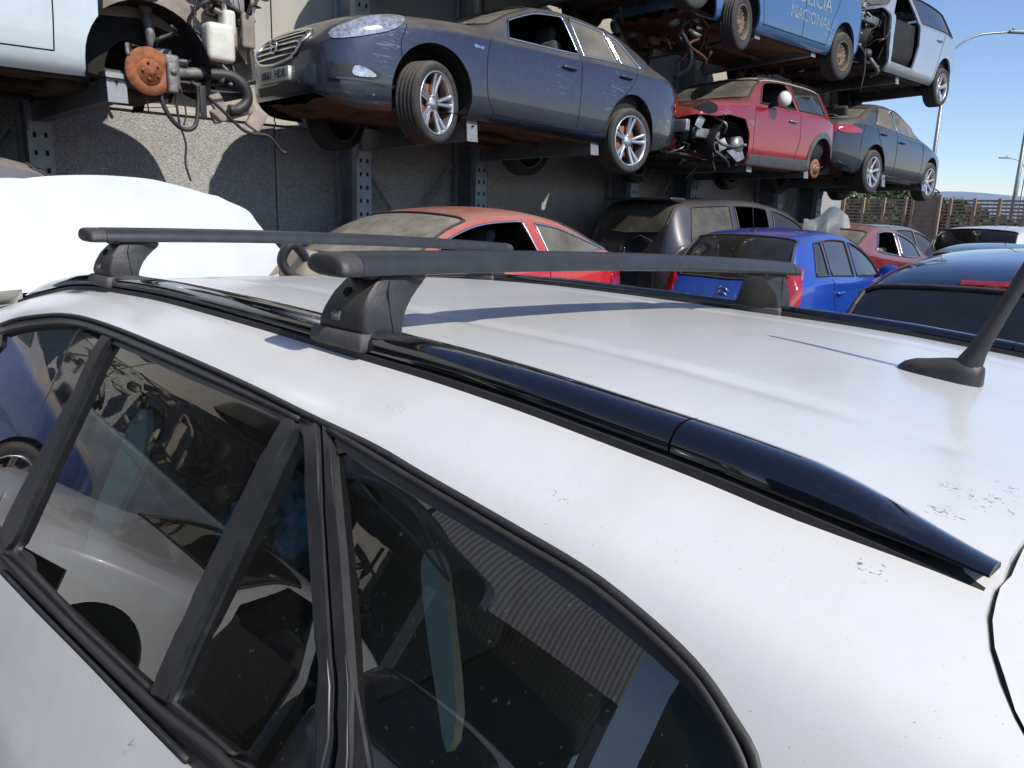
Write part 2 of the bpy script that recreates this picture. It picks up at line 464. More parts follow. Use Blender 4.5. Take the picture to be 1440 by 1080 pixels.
def junk(bm, rnd, lo, hi, n, size=.12, mis=(0,1,2)):
    """torn machinery: brackets, hoses, castings and pipes mixed in a volume"""
    def rp(): return Vector([rnd.uniform(lo[i], hi[i]) for i in range(3)])
    for i in range(n):
        k = rnd.random(); mi = rnd.choice(mis)
        rot = Matrix.Rotation(rnd.uniform(0, 6.3), 3, 'Z') @ Matrix.Rotation(rnd.uniform(0, 6.3), 3, 'X')
        if k < .4:
            s = [size*rnd.uniform(.2, 1.3) for _ in range(3)]; s[rnd.randrange(3)] *= .25
            rbox(bm, rp(), s, .008, rot, mi)
        elif k < .72:
            p = rp(); pts = [p]
            for _ in range(rnd.randint(2, 4)): pts.append(pts[-1]+Vector([rnd.uniform(-1, 1)*size*1.3 for _ in range(3)]))
            tube(bm, cr(pts, 5), size*rnd.uniform(.05, .16), 8, mi)
        else:
            r_ = size*rnd.uniform(.25, .65); b2 = bmesh.new()
            lathe(b2, [(0, -r_*.4), (r_*.5, -r_*.4), (r_*.6, -r_*.2), (r_, -r_*.15), (r_, r_*.25), (r_*.3, r_*.3), (0, r_*.3)], 'y', 16)
            m = rot.to_4x4(); m.translation = rp(); bmesh.ops.transform(b2, matrix=m, verts=b2.verts); join(bm, b2, mi)
def build_car(name, sp, label, cat='car', group=None, loc=(0,0,0), rot=(0,0,0)):
    S = Shape(sp); L, W = S.L, S.W
    root = empty(name, loc, rot); tag(root, label, cat, group)
    Rw, xf, xr = sp['Rw'], sp['xf'], sp['xr']; wz = sp.get('wz', Rw); ra = sp.get('ra', Rw+.055)
    body_m = sp['paint']; gl = sp.get('glass', M['glass'])
    # ---- regions in the (x, v) domain
    regs = []   # (part name, polygon, material, kind)
    for w in sp.get('windows', []):
        regs.append(dict(n='window', poly=surf_poly(S, smoothpoly(w['p'], 4) if w.get('sm') else w['p']), m=w.get('m', gl), open=w.get('open', False), side=w.get('side')))
    if sp.get('shield'):
        x0, x1 = sp['shield'][:2]; vi = sp['shield'][2] if len(sp['shield']) > 2 else 5.9
        pl = [(x0+.10, vi), (x0+.03, vi+.7), (x0, 8), (x1-.02, 8), (x1, vi+.6), (x1, vi+.12)]
        regs.append(dict(n='windscreen', poly=dens([(a, b*VS) for a, b in pl], .05), m=sp.get('shield_m', gl), open=False, mid=True))
    if sp.get('backlight'):
        x0, x1 = sp['backlight'][:2]; vi = sp['backlight'][2] if len(sp['backlight']) > 2 else 5.9
        pl = [(x0, vi+.12), (x0, vi+.5), (x0+.02, 8), (x1, 8), (x1-.02, vi+.7), (x1-.07, vi)]
        regs.append(dict(n='rear_window', poly=dens([(a, b*VS) for a, b in pl], .05), m=sp.get('back_m', gl), open=False, mid=True))
    for c_ in sp.get('cuts', []): regs.append(dict(n='cut', poly=surf_poly(S, c_['p']), m=None, open=True, side=c_.get('side'), liner=False))
    for xa in (xf, xr):
        pl = [(xa+ra*math.cos(t*math.pi*2/40), wz+ra*math.sin(t*math.pi*2/40)) for t in range(40)]
        pl = [(x, (S.v_at(x, z, 0, 4) if z > S.bot(x)+.02 else -.4)*VS) for x, z in pl]
        regs.append(dict(n='arch', poly=pl, m=None, open=True))
    for p_ in sp.get('panels', []): regs.append(dict(n=p_['n'], poly=surf_poly(S, p_['p'], .06), m=p_.get('m', body_m), open=False, side=p_.get('side')))
    polys = [r['poly'] for r in regs]
    V, T = cdt((0, L, 0, 8*VS), polys, sp.get('dx', .09), .045)
    body = bmesh.new(); bv = {}
    def gv(i, side):
        x, w = V[i]; key = (i, side) if w < 8*VS-1e-5 else (i, 0)
        if key not in bv: bv[key] = body.verts.new(S.p(x, w/VS, side))
        return bv[key]
    partf = {}
    for t in T:
        cx_ = sum(V[i][0] for i in t)/3; cv = sum(V[i][1] for i in t)/3
        a2 = (V[t[1]]-V[t[0]]).cross(V[t[2]]-V[t[0]])
        if abs(a2) < 1e-9: continue
        hit = {-1: None, 1: None}
        for side in (-1, 1):
            for k, r in enumerate(regs):
                if r.get('side') not in (None, side): continue
                if inpoly((cx_, cv), r['poly']): hit[side] = k; break
        for side in (-1, 1):
            k = hit[side]
            if k is None:
                tt = [gv(i, side) for i in t]
                if side > 0: tt = tt[::-1]
                if a2 < 0: tt = tt[::-1]
                try: body.faces.new(tt)
                except ValueError: pass
            else:
                r = regs[k]; partf.setdefault((k, 0 if r.get('mid') else side), []).append((t, side, a2))
    # ---- end caps
    def cap(x0, sgn, bulge, zc=None):
        loop = []
        n = 30
        for side in (-1, 1):
            ls = [(w/VS, bv[(i, s_)]) for (i, s_) in list(bv) if abs(V[i][0]-x0) < 1e-5 and s_ in ((side, 0)) for w in (V[i][1],)]
            ls.sort(key=lambda a: a[0]); loop.append([v for _, v in ls])
        if not loop[0] or not loop[1]: return
        ring = loop[0] + loop[1][::-1][1:]
        zm = (S.bot(x0)+S.top(x0))/2; prev = ring; K = 6
        for k in range(1, K+1):
            q = 1-k/K
            if q <= 0: q = .03
            new = [body.verts.new(Vector((x0+sgn*bulge*math.sqrt(max(0, 1-q**2.6)), v.co.y*q, zm+(v.co.z-zm)*q))) for v in ring]
            m = len(ring)
            for j in range(m):
                a, b = j, (j+1) % m
                f = (prev[a], prev[b], new[b], new[a])
                try: body.faces.new(f if sgn > 0 else f[::-1])
                except ValueError: pass
            prev = new
        try: body.faces.new(prev)
        except ValueError: pass
    cap(0, -1, sp.get('noseb', .08)); cap(L, 1, sp.get('tailb', .06))
    bmesh.ops.recalc_face_normals(body, faces=body.faces)
    # return lip round the wheel arches and open edges
    be = [e for e in body.edges if len(e.link_faces) == 1]
    r_ = bmesh.ops.extrude_edge_only(body, edges=be)
    for v in [g for g in r_['geom'] if isinstance(g, bmesh.types.BMVert)]:
        v.co.y *= .965
    bo = mkobj('body', body, body_m, root, angle=42)
    objs = [bo]
    for (k, side), fl in partf.items():
        r = regs[k]
        if r['open'] or r['m'] is None: continue
        bm = bmesh.new(); pv = {}
        offs = -.004 if 'window' in r['n'] or r['n'] == 'windscreen' else .0015
        for t, sd, a2 in fl:
            vs = []
            for i in t:
                x, w = V[i]; key = (i, sd if w < 8*VS-1e-5 else 0)
                if key not in pv: pv[key] = bm.verts.new(S.p(x, w/VS, sd, offs))
                vs.append(pv[key])
            if sd > 0: vs = vs[::-1]
            if a2 < 0: vs = vs[::-1]
            try: bm.faces.new(vs)
            except ValueError: pass
        bmesh.ops.recalc_face_normals(bm, faces=bm.faces)
        if 'window' not in r['n'] and r['n'] != 'windscreen':
            be = [e for e in bm.edges if len(e.link_faces) == 1]
            q = bmesh.ops.extrude_edge_only(bm, edges=be)
            for v in [g for g in q['geom'] if isinstance(g, bmesh.types.BMVert)]: v.co.y *= .985
        po = mkobj(r['n'], bm, r['m'], root, angle=42); objs.append(po)
    # trims round windows, door gaps
    def line(poly, rad, mat, nm, side, off=.003, closed=True):
        pts = [S.p(x, w/VS, side, off) for x, w in poly]
        if closed: pts.append(pts[0])
        b = bmesh.new(); tube(b, pts, rad, 6, caps=False); return mkobj(nm, b, mat, root)
    for r in regs:
        if r['n'] == 'window':
            for side in ([r['side']] if r.get('side') else (-1, 1)): line(r['poly'], sp.get('trimr', .011), sp.get('trim', M['black']), 'window_trim', side)
        elif r.get('mid'):
            pts = [S.p(x, w/VS, -1, .002) for x, w in r['poly'] if w < 8*VS-1e-4]; pts2 = [Vector((p.x, -p.y, p.z)) for p in pts]
            b = bmesh.new()
            x0, x1 = min(x for x, w in r['poly']), max(x for x, w in r['poly'])
            cyc = r['poly']; side_pts = [(x, w) for x, w in cyc]
            for sd in (-1, 1):
                pp = [S.p(x, w/VS, sd, .002) for x, w in side_pts]
                n = len(pp)
                for i in range(n):
                    if side_pts[i][1] > 8*VS-1e-4 and side_pts[(i+1) % n][1] > 8*VS-1e-4: continue
                    tube(b, [pp[i], pp[(i+1) % n]], .012, 6, caps=False)
            mkobj('window_seal', b, M['black'], root)
        elif r['n'] in ('door', 'bumper', 'tailgate', 'fender', 'hood'):
            for side in ([r['side']] if r.get('side') else (-1, 1)): line(r['poly'], .005, M['hole'], 'panel_gap', side, -.001)
    for sm in sp.get('seams', []):
        pts = [(x, S.v_at(x, z)*VS) for x, z in [tuple(q) for q in cr(sm, 6)]]
        for side in (-1, 1): line(pts, .0045, M['hole'], 'panel_gap', side, -.0005, False)
    bvh = bvh_of(objs)
    # ---- underbody, liners, interior
    bm = bmesh.new(); nx, ny = 24, 10; g = []
    for i in range(nx+1):
        x = .12+(L-.24)*i/nx; w = W*S.plan(x)*.89
        g.append([bm.verts.new((x, w*(2*j/ny-1), S.bot(x)+.03 + .05*noise.noise(Vector((x*2.3, j*.8, 3)))+(.0 if 0 < j < ny else .01))) for j in range(ny+1)])
    for i in range(nx):
        for j in range(ny): bm.faces.new((g[i][j], g[i][j+1], g[i+1][j+1], g[i+1][j]))
    zb = S.bot(L/2)
    tube(bm, cr([(xf, .05, zb+.02), (L*.45, .03, zb), (xr-.3, .1, zb+.02), (xr+.2, .25, zb+.08), (L-.15, .42, zb+.04)], 6), .035, 8)
    rbox(bm, (xf+.1, 0, zb+.05), (.8, .8, .16), .05); rbox(bm, (xr, 0, zb+.06), (.18, 1.1, .1), .03)
    for s_ in (-1, 1): rbox(bm, (L*.48, s_*(W*.80), zb+.03), (xr-xf-.9, .08, .1), .02)
    mkobj('underbody', bm, sp.get('under', M['under']), root, angle=40)
    for xa in (xf, xr):
        for side in (-1, 1):
            bm = bmesh.new(); yo = side*(W*S.plan(xa)*.955); yi = side*(W*.62)
            rings = lathe(bm, [(ra+.004, yo), (ra+.01, yi), (ra*.5, yi)], 'y', 26, c=(xa, 0, wz), arc=(-.35, math.pi+.35))
            mkobj('wheel_liner', bm, M['liner'], root)
    if sp.get('interior', True):
        xs0 = sp['cabin'][0]; xs1 = sp['cabin'][1]; zf = S.bot(L/2)+.12; bm = bmesh.new()
        n = 12; sec = []
        for i in range(n+1):
            x = xs0+(xs1-xs0)*i/n; w = W*S.plan(x)*.9; zt = S.belt(x)-.03
            sec.append([bm.verts.new(p) for p in ((x, -w*.98, zt), (x, -w, zf+.2), (x, -w*.9, zf), (x, w*.9, zf), (x, w, zf+.2), (x, w*.98, zt))])
        for i in range(n):
            for j in range(5): bm.faces.new((sec[i][j], sec[i][j+1], sec[i+1][j+1], sec[i+1][j]))
        bm.faces.new(sec[0]); bm.faces.new(sec[-1][::-1])
        # dashboard and rear shelf
        rbox(bm, (xs0+.22, 0, S.belt(xs0+.3)-.10), (.45, W*1.6, .22), .06)
        lathe(bm, [(.17, 0), (.185, .012), (.17, .024), (.158, .012)], 'x', 24, c=(xs0+.55, -W*.42, S.belt(xs0+.5)-.02), closed=True)
        mkobj('interior', bm, M['dark'], root, angle=40)
        sm = sp.get('seat', M['seat'])
        rows = sp.get('seats', [xs0+1.05, xs0+1.95])
        for k, xx in enumerate(rows):
            for side in ((-1, 1) if k == 0 else (-1, 0, 1)):
                bm = bmesh.new(); rt = Matrix.Rotation(R(12), 3, 'Y'); zz = zf+.05; yy = side*W*.42; ww = .48 if k == 0 else .42
                rbox(bm, (xx-.18, yy, zz+.18), (.5, ww, .16), .06); rbox(bm, (xx+.12, yy, zz+.50), (.14, ww, .58), .06, rt)
                rbox(bm, (xx+.20, yy, zz+.86), (.09, .26, .16), .04, rt)
                mkobj('seat', bm, sm, root)
    # ---- wheels
    for (xa, side, kind, st) in sp.get('wheels', []):
        if kind is None: continue
        wdt = sp.get('wd', .2)
        make_wheel(root, kind, Rw, wdt, (xa, side*(W*S.plan(xa)-wdt/2-.005), wz+sp.get('drop', 0)), side, sp.get('rim'), st, spin=.2)
    # ---- handles, mirrors
    for (x, z) in sp.get('handles', []):
        for side in (-1, 1):
            y = S.yz(x, S.v_at(x, z))[0]; bm = bmesh.new()
            tube(bm, cr([(x-.09, side*(y-.005), z), (x-.07, side*(y+.025), z), (x+.07, side*(y+.027), z), (x+.09, side*(y-.005), z)], 4), .013, 8)
            mkobj('door_handle', bm, sp.get('handle_m', body_m), root)
    for (x, z, side) in sp.get('mirrors', []):
        y = S.yz(x, S.v_at(x, z))[0]; bm = bmesh.new()
        b2 = bmesh.new(); bmesh.ops.create_uvsphere(b2, u_segments=20, v_segments=12, radius=1)
        for v in b2.verts: v.co = Vector((x+v.co.x*(.09 if v.co.x < 0 else .045), side*(y+.15)+v.co.y*.12, z+.06+v.co.z*.085))
        join(bm, b2, 0); tube(bm, [(x, side*(y-.02), z), (x, side*(y+.07), z+.03)], .022, 8, mi=1)
        mkobj('mirror', bm, [sp.get('mirror_m', body_m), M['black']], root)
    return root, S, bvh, objs
# ================================================================ the white estate car in front
P0 = MW @ Vector((-.24, -.154, .986)) + CAM
VFw = (MW @ Vector((-1097, -271, 1090))).normalized()
VLw = (MW @ Vector((1148, -154, 1090))); VLw = (VLw - VFw*VLw.dot(VFw)).normalized()
VUw = VFw.cross(VLw)            # points down
if VUw.z > 0: VUw = -VUw
BM = .625                       # lateral centre of the car
A0_, CG = .4, (P0.z)/abs(VUw.z)
def loc(a, b, c): return Vector((a-A0_, -(b-BM), CG-c))
main = empty('white_estate_car')
Mx = Matrix(((VFw.x, -VLw.x, -VUw.x, 0), (VFw.y, -VLw.y, -VUw.y, 0), (VFw.z, -VLw.z, -VUw.z, 0), (0, 0, 0, 1)))
org = P0 + VFw*A0_ + VLw*BM + VUw*CG
Mx.translation = org
main.matrix_world = Mx
tag(main, 'white estate car with black roof rails and dark side windows filling the foreground', 'car')
Mi = Mx.inverted()
camL = Mi @ CAM
def rayL(x, y): return (Mi.to_3x3() @ pray(x, y)).normalized()
Af = pchip([(-1.25,.33),(-1.0,.235),(-.85,.193),(-.76,.175),(-.66,.160),(-.547,.147),(-.438,.1385),(-.315,.130),(-.168,.124),(-.03,.1215),(.3,.115),(.6,.1125),(.89,.119),(1.17,.137),(1.456,.177),(1.76,.231),(2.0,.29),(2.6,.33)])
SEC = [(.625,-.032),(.45,-.0305),(.30,-.027),(.17,-.022),(.12,-.0185),(.085,-.013),(.035,0),(.0,.011),(-.035,.025),(-.062,.038),(-.078,.052),(-.090,.070),(-.125,.15),(-.176,.265),(-.236,.40),(-.276,.49),(-.298,.545),(-.318,.60),(-.335,.70),(-.34,.85),(-.335,1.0),(-.30,1.28)]
bk = pchip([(dc-b, b) for b, dc in SEC]); ck = pchip([(dc-b, dc) for b, dc in SEC])
KMIN, KMAX = SEC[0][1]-SEC[0][0], SEC[-1][1]-SEC[-1][0]
def sstep(a, b, x):
    t = min(1, max(0, (x-a)/(b-a))); return t*t*(3-2*t)
def spos(a, k, off=0.0, far=False):
    def q(a, k):
        b, dc = bk(k), ck(k); w = 1-.9*sstep(.08, .6, dc)
        c = .14+(Af(a)-.14)*w + dc
        # shallow pressed ribs along the roof
        rib = 0
        if b > .1:
            rib = .0035*(math.exp(-((b-.30)/.016)**2) + math.exp(-((b-.36)/.02)**2)*.0)
            rib += .0030*math.exp(-((b-.62)/.03)**2)*0
            rib *= sstep(-.74, -.62, a)*(1-sstep(1.2, 1.5, a))
        b += .10*sstep(-.72, -1.25, a)*sstep(0, .3, dc)
        return Vector((a, b, c+rib))
    p = q(a, k)
    if off:
        e = .004; ta = q(a+e, k)-q(a-e, k); tk = q(a, k+e)-q(a, k-e); n = ta.cross(tk).normalized()
        if n.y > 0 and abs(n.y) > .3: n = -n
        elif n.z > 0 and abs(n.y) <= .3: n = -n
        p = p + n*off
    if far: p.y = 2*BM-p.y
    return loc(*p)
# dense helper surface used once to trace picture outlines onto the bodywork
_vs, _fs, _ak = [], [], []
_na, _nk = 160, 150
for i in range(_na+1):
    for j in range(_nk+1):
        a = -1.2+3.4*i/_na; k = KMIN+(KMAX-KMIN)*j/_nk
        _vs.append(spos(a, k)); _ak.append((a, k))
for i in range(_na):
    for j in range(_nk):
        q = i*(_nk+1)+j; _fs.append((q, q+_nk+1, q+_nk+2, q+1))
_bv = BVHTree.FromPolygons(_vs, _fs)
def px2ak(x, y):
    h = _bv.ray_cast(camL, rayL(x, y))
    if h[0] is None: return None
    q = _fs[h[2]]; wsum = 0; a = k = 0
    for i in q:
        w = 1/((_vs[i]-h[0]).length+1e-5)**2; wsum += w; a += _ak[i][0]*w; k += _ak[i][1]*w
    a = h[0].x + A0_     # exact
    # solve k so that the point matches
    lo, hi = k/wsum-.05, k/wsum+.05
    tgt = h[0]
    best = min((( (spos(a, lo+(hi-lo)*t/60)-tgt).length, lo+(hi-lo)*t/60) for t in range(61)))
    return (a, best[1])
def trace(pts, n=4, closed=True, smooth=True):
    P = [px2ak(x, y) for x, y in pts]
    for p, o in zip(P, pts):
        if p is None: print('TRACE MISS', o)
    P = [p for p in P if p]
    return [tuple(p) for p in cr(P, n, closed)] if smooth else P
# outlines read off the photograph (pixels), projected on to the bodywork
top_edge = [(-60,470),(0,455),(50,443),(100,442),(150,455),(250,495),(350,540),(445,587),(530,628),(600,668),(720,738),(820,797),(900,857),(975,928),(1027,1002),(1067,1082)]
AK_top = [px2ak(*p) for p in top_edge]
print('front px a range', AK_top[0], AK_top[-1])
# continue the quarter window round its rear corner and along the belt below the picture
last = AK_top[-1]
tail = [(last[0]-.02, last[1]+.08), (last[0]-.02, last[1]+.16), (last[0]+.04, last[1]+.23), (last[0]+.14, last[1]+.262)]
belt_px = [(340,1125),(265,1080),(200,1015),(125,935),(50,860),(0,808)]
AK_belt = [px2ak(*p) for p in belt_px]
def kbelt(a):  # belt line extrapolated forward / backward
    (a1, k1), (a2, k2) = AK_belt[1], AK_belt[-1]
    return k1+(k2-k1)*(a-a1)/(a2-a1)
print('belt', AK_belt, 'tail', last)
xa_front = 1.62
# A-pillar end beyond the left edge of the picture
a1_, k1_ = AK_top[0]
frontpts = [(xa_front, kbelt(xa_front)), (xa_front+.02, kbelt(xa_front)-.05), (1.50, Af(1.5)*0+k1_+.16), (1.35, k1_+.06)]
WIN_OUT = [tuple(p) for p in cr(frontpts + AK_top[0:] + tail + [(-.42, .572), (-.23, kbelt(-.23))] + AK_belt[1:], 5, True)]
def belt_in(a, d): return kbelt(a)-d
# glass panes (pixels)
rear_glass = [(153,481),(250,526),(350,567),(396,591),(212,978),(100,871),(14,776)]
qtr_glass = [(415,600),(423,612),(427,650),(436,790),(446,940),(446,1075),(440,1110),(400,1120),(330,1072),(236,988)]
back_glass = [(467,637),(520,664),(575,696),(650,738),(730,787),(810,842),(900,912),(965,972),(1003,1030),(1020,1085)]
back_glass_AK = [px2ak(*p) for p in back_glass]
lb = back_glass_AK[-1]
back_glass_AK += [(lb[0]+.0, lb[1]+.07), (lb[0]+.035, lb[1]+.15), (lb[0]+.12, lb[1]+.20), (-.13, kbelt(-.13)-.035)] + [px2ak(*p) for p in [(494,1130),(492,965),(480,790)]]
G_rear = trace(rear_glass, 1, smooth=False); G_qtr = trace(qtr_glass, 1, smooth=False)
G_back = [tuple(p) for p in cr(back_glass_AK, 3, True)]
AKf = [px2ak(*p) for p in [(0,470),(50,459),(108,458),(60,560),(0,692)]]
aF = 1.5
G_front = [AKf[0], AKf[1], AKf[2], AKf[3], AKf[4], (AKf[4][0]+.03, kbelt(AKf[4][0])-.03), (aF, kbelt(aF)-.03), (aF-.02, kbelt(aF)-.10), (1.40, AKf[0][1]+.12), (1.25, AKf[0][1]+.035)]
B_pillar = trace([(113,459),(144,470),(105,548),(40,668),(0,745),(-8,720),(10,668),(62,562)], 1, smooth=False)
P_strip = trace([(145,470),(156,476),(88,612),(20,762),(8,774),(0,748),(40,668),(105,548)], 1, smooth=False)   # raised strip of the door frame
P_div = trace([(397,592),(402,588),(413,590),(416,603),(330,782),(270,902),(236,988),(211,977),(262,862),(330,722)], 1, smooth=False)
P_frame = trace([(426,612),(446,590),(450,640),(456,780),(467,965),(465,1040),(450,1100),(440,1130),(430,1120),(444,1075),(447,940),(437,790),(428,640)], 1, smooth=False)
P_gap = trace([(446,588),(451,590),(453,640),(462,780),(474,965),(474,1050),(462,1125),(452,1120),(466,1040),(468,965),(457,780),(451,640)], 1, smooth=False)
P_qf = trace([(452,591),(460,594),(467,634),(480,790),(492,965),(491,1060),(485,1130),(464,1125),(475,1050),(475,965),(463,780),(454,640)], 1, smooth=False)
tg_l = [(1440,757),(1420,786),(1409,817),(1396,829),(1392,841),(1386,865),(1390,911),(1404,960),(1425,1010),(1441,1040)]
tg_r = [(1441,1018),(1429,996),(1413,946),(1400,908),(1397,869),(1402,843),(1408,823),(1424,806),(1441,768)]
TGL = [px2ak(*p) for p in tg_l]; TGR = [px2ak(*p) for p in tg_r]
print('tailgate', TGL[0], TGL[-1])
aT = TGL[0][0]
GAP_T = [(aT+.0, KMIN)] + TGL + [(TGL[-1][0]-.06, TGL[-1][1]+.13), (TGL[-1][0]-.09, .5), (TGL[-1][0]-.09, .9), (TGL[-1][0]-.10, .9), (TGL[-1][0]-.10, .5), (TGL[-1][0]-.072, TGL[-1][1]+.13)] + TGR + [(aT-.012, KMIN)]
# ---- paint and glass
def main_paint():
    t = NT('white_paint')
    base = t.mix(t.ramp(t.noise(2.2, 4), .3, .7), (.80,.795,.765,1), (.865,.855,.825,1))
    grime = t.ramp(t.noise(9, 8, .72, sc=(1,1,1)), .48, .72)
    up = updust(t, .42, 1.6)
    c = t.mix(t.math('MULTIPLY', grime, .15), base, (.52,.49,.43,1))
    c = t.mix(t.math('MULTIPLY', up, .6), c, (.60,.56,.47,1))
    st = t.ramp(t.noise(5.5, 6, .7, sc=(1,.18,.18), dist=.5), .45, .8)
    c = t.mix(t.math('MULTIPLY', st, .20), c, (.47,.45,.41,1))
    # smeared pale scuffs and tiny dark specks
    sm = t.ramp(t.noise(24, 4, .6, sc=(1,.30,1), dist=1.2), .66, .70)
    c = t.mix(t.math('MULTIPLY', sm, .18), c, (.86,.87,.88,1))
    # leaf-like dark marks gathered in a few spots
    tc = t.n('ShaderNodeTexCoord'); near = None
    for px_, py_, rr_ in [(1332,682,.022),(1392,706,.036),(1330,722,.026),(1428,690,.026),(557,574,.020),(785,698,.018),(1218,800,.022),(182,1048,.020),(905,575,.015)]:
        p = (px_, py_)
        if px2ak(*p) is None: continue
        v = t.n('ShaderNodeVectorMath', operation='DISTANCE'); v.inputs[1].default_value = spos(*px2ak(*p))
        t.l(tc.outputs['Object'], v.inputs[0]); f = t.math('SUBTRACT', 1.0, t.math('DIVIDE', v.outputs['Value'], rr_), True)
        near = f if near is None else t.math('MAXIMUM', near, f)
    pat = t.ramp(t.math('ADD', t.noise(170, 4, .65, dist=1.0), t.math('MULTIPLY', near, .10)), .655, .68)
    c = t.mix(t.math('MULTIPLY', pat, t.math('MULTIPLY', near, 1.6, True)), c, (.22,.21,.19,1))
    sp = t.ramp(t.noise(420, 1, .4), .775, .79); c = t.mix(t.math('MULTIPLY', sp, .55), c, (.2,.19,.17,1))
    rg = t.mix(up, (.22,.22,.22,1), (.48,.48,.48,1))
    b = t.bsdf(Base_Color=c, Roughness=rg, Coat_Weight=.5, Coat_Roughness=.14)
    t.l(t.bump(t.noise(1.6, 2), .12, .01), b.inputs['Normal'])
    return t.m
M['mwhite'] = main_paint()
M['railgloss'] = None
t = NT('gloss_black_rail')
sc_ = t.ramp(t.noise(35, 5, .7, sc=(.25,1,1)), .58, .75)
t.bsdf(Base_Color=t.mix(t.math('MULTIPLY', sc_, .5), (.006,.007,.010,1), (.05,.05,.05,1)), Roughness=t.mix(sc_, (.06,.06,.06,1), (.25,.25,.25,1)), Coat_Weight=1.0, Coat_Roughness=.02)
M['railgloss'] = t.m
M['trimblack'] = plain('window_frame_black', (.020,.022,.026), .38, var=.35, scale=22, dust=.10)
M['mglass'] = glass('main_side_glass', (.74,.88,.80), .03, 1.6, 2, spots=.12)
M['mprivacy'] = glass('main_rear_glass', (.78,.90,.83), .02, 2.3, 2, spots=.12)
# ---- body from one constrained triangulation
polys = [WIN_OUT, GAP_T]
wheel_a = (1.55+.55, -.50)
arcs = []
for aw in (2.35, -.42):
    pass
kW = lambda c: c
V, T = cdt((-1.2, 1.78, KMIN, KMAX), [dens(WIN_OUT, .04), dens(GAP_T, .02)], .022, .016)
for far in (False, True):
    bm = bmesh.new(); mp = {}; tg = bmesh.new(); mt = {}
    for t_ in T:
        a = sum(V[i][0] for i in t_)/3; k = sum(V[i][1] for i in t_)/3
        if inpoly((a, k), WIN_OUT) or inpoly((a, k), GAP_T): continue
        # beyond the gap = tailgate
        gl = TGL[0][0] if k < TGL[0][1] else None
        if gl is None:
            gl = TGL[-1][0]-.08
            for p, q in zip(TGL, TGL[1:]):
                if p[1] <= k <= q[1]: gl = p[0]+(q[0]-p[0])*(k-p[1])/(q[1]-p[1]+1e-9)
        tailg = a < gl-.004
        if tailg and k > 1.0: tailg = False
        B, mm = (tg, mt) if tailg else (bm, mp)
        vs = []
        for i in t_:
            if i not in mm: mm[i] = B.verts.new(spos(V[i][0], V[i][1], -.002 if tailg else 0, far))
            vs.append(mm[i])
        try: B.faces.new(vs)
        except ValueError: pass
    for B in (bm, tg):
        bmesh.ops.recalc_face_normals(B, faces=B.faces)
        zs = [f for f in B.faces if abs(f.normal.z) > .8]
        if zs and sum(f.normal.z for f in zs) < 0: bmesh.ops.reverse_faces(B, faces=B.faces)
    if not far: halves = [(bm, tg)]
    else: halves.append((bm, tg))
for idx, nm in ((0, 'body'), (1, 'tailgate')):
    B = bmesh.new()
    for h in halves: join(B, h[idx])
    bmesh.ops.remove_doubles(B, verts=[v for v in B.verts if abs(v.co.y) < 1e-4], dist=1e-4)
    # returned flange along every open edge so that the panel has thickness
    be = [e for e in B.edges if len(e.link_faces) == 1 and not all(v.co.x < -1.19-A0_ or v.co.x > 1.77-A0_ for v in e.verts)]
    r_ = bmesh.ops.extrude_edge_only(B, edges=be)
    for v in [g for g in r_['geom'] if isinstance(g, bmesh.types.BMVert)]:
        p = v.co; inward = Vector((0, -math.copysign(1, p.y), -.6)).normalized()
        v.co += inward*.022
    main_body = mkobj(nm, B, M['mwhite'], main, angle=50)
def region(nm, poly, off, mat, skirt=.02, d=.03, far=False, parent=None, bow=0.0):
    V, T = polygon_grid(poly, d); bm = bmesh.new(); mp = {}
    for t_ in T:
        vs = []
        for i in t_:
            if i not in mp: mp[i] = bm.verts.new(spos(V[i][0], V[i][1], off, far))
            vs.append(mp[i])
        try: bm.faces.new(vs)
        except ValueError: pass
    bmesh.ops.recalc_face_normals(bm, faces=bm.faces)
    s_ = -1 if far else 1
    if sum(f.normal.y for f in bm.faces)*s_ < 0: bmesh.ops.reverse_faces(bm, faces=bm.faces)
    if skirt:
        be = [e for e in bm.edges if len(e.link_faces) == 1]
        r_ = bmesh.ops.extrude_edge_only(bm, edges=be)
        for v in [g for g in r_['geom'] if isinstance(g, bmesh.types.BMVert)]: v.co += Vector((0, -s_*skirt, -skirt*.3))
        if bow:
            bmesh.ops.bevel(bm, geom=[e for e in bm.edges if len(e.link_faces) == 2 and e.calc_face_angle(0) > R(50)], offset=bow, segments=3, affect='EDGES')
    return mkobj(nm, bm, mat, parent or main, angle=45)
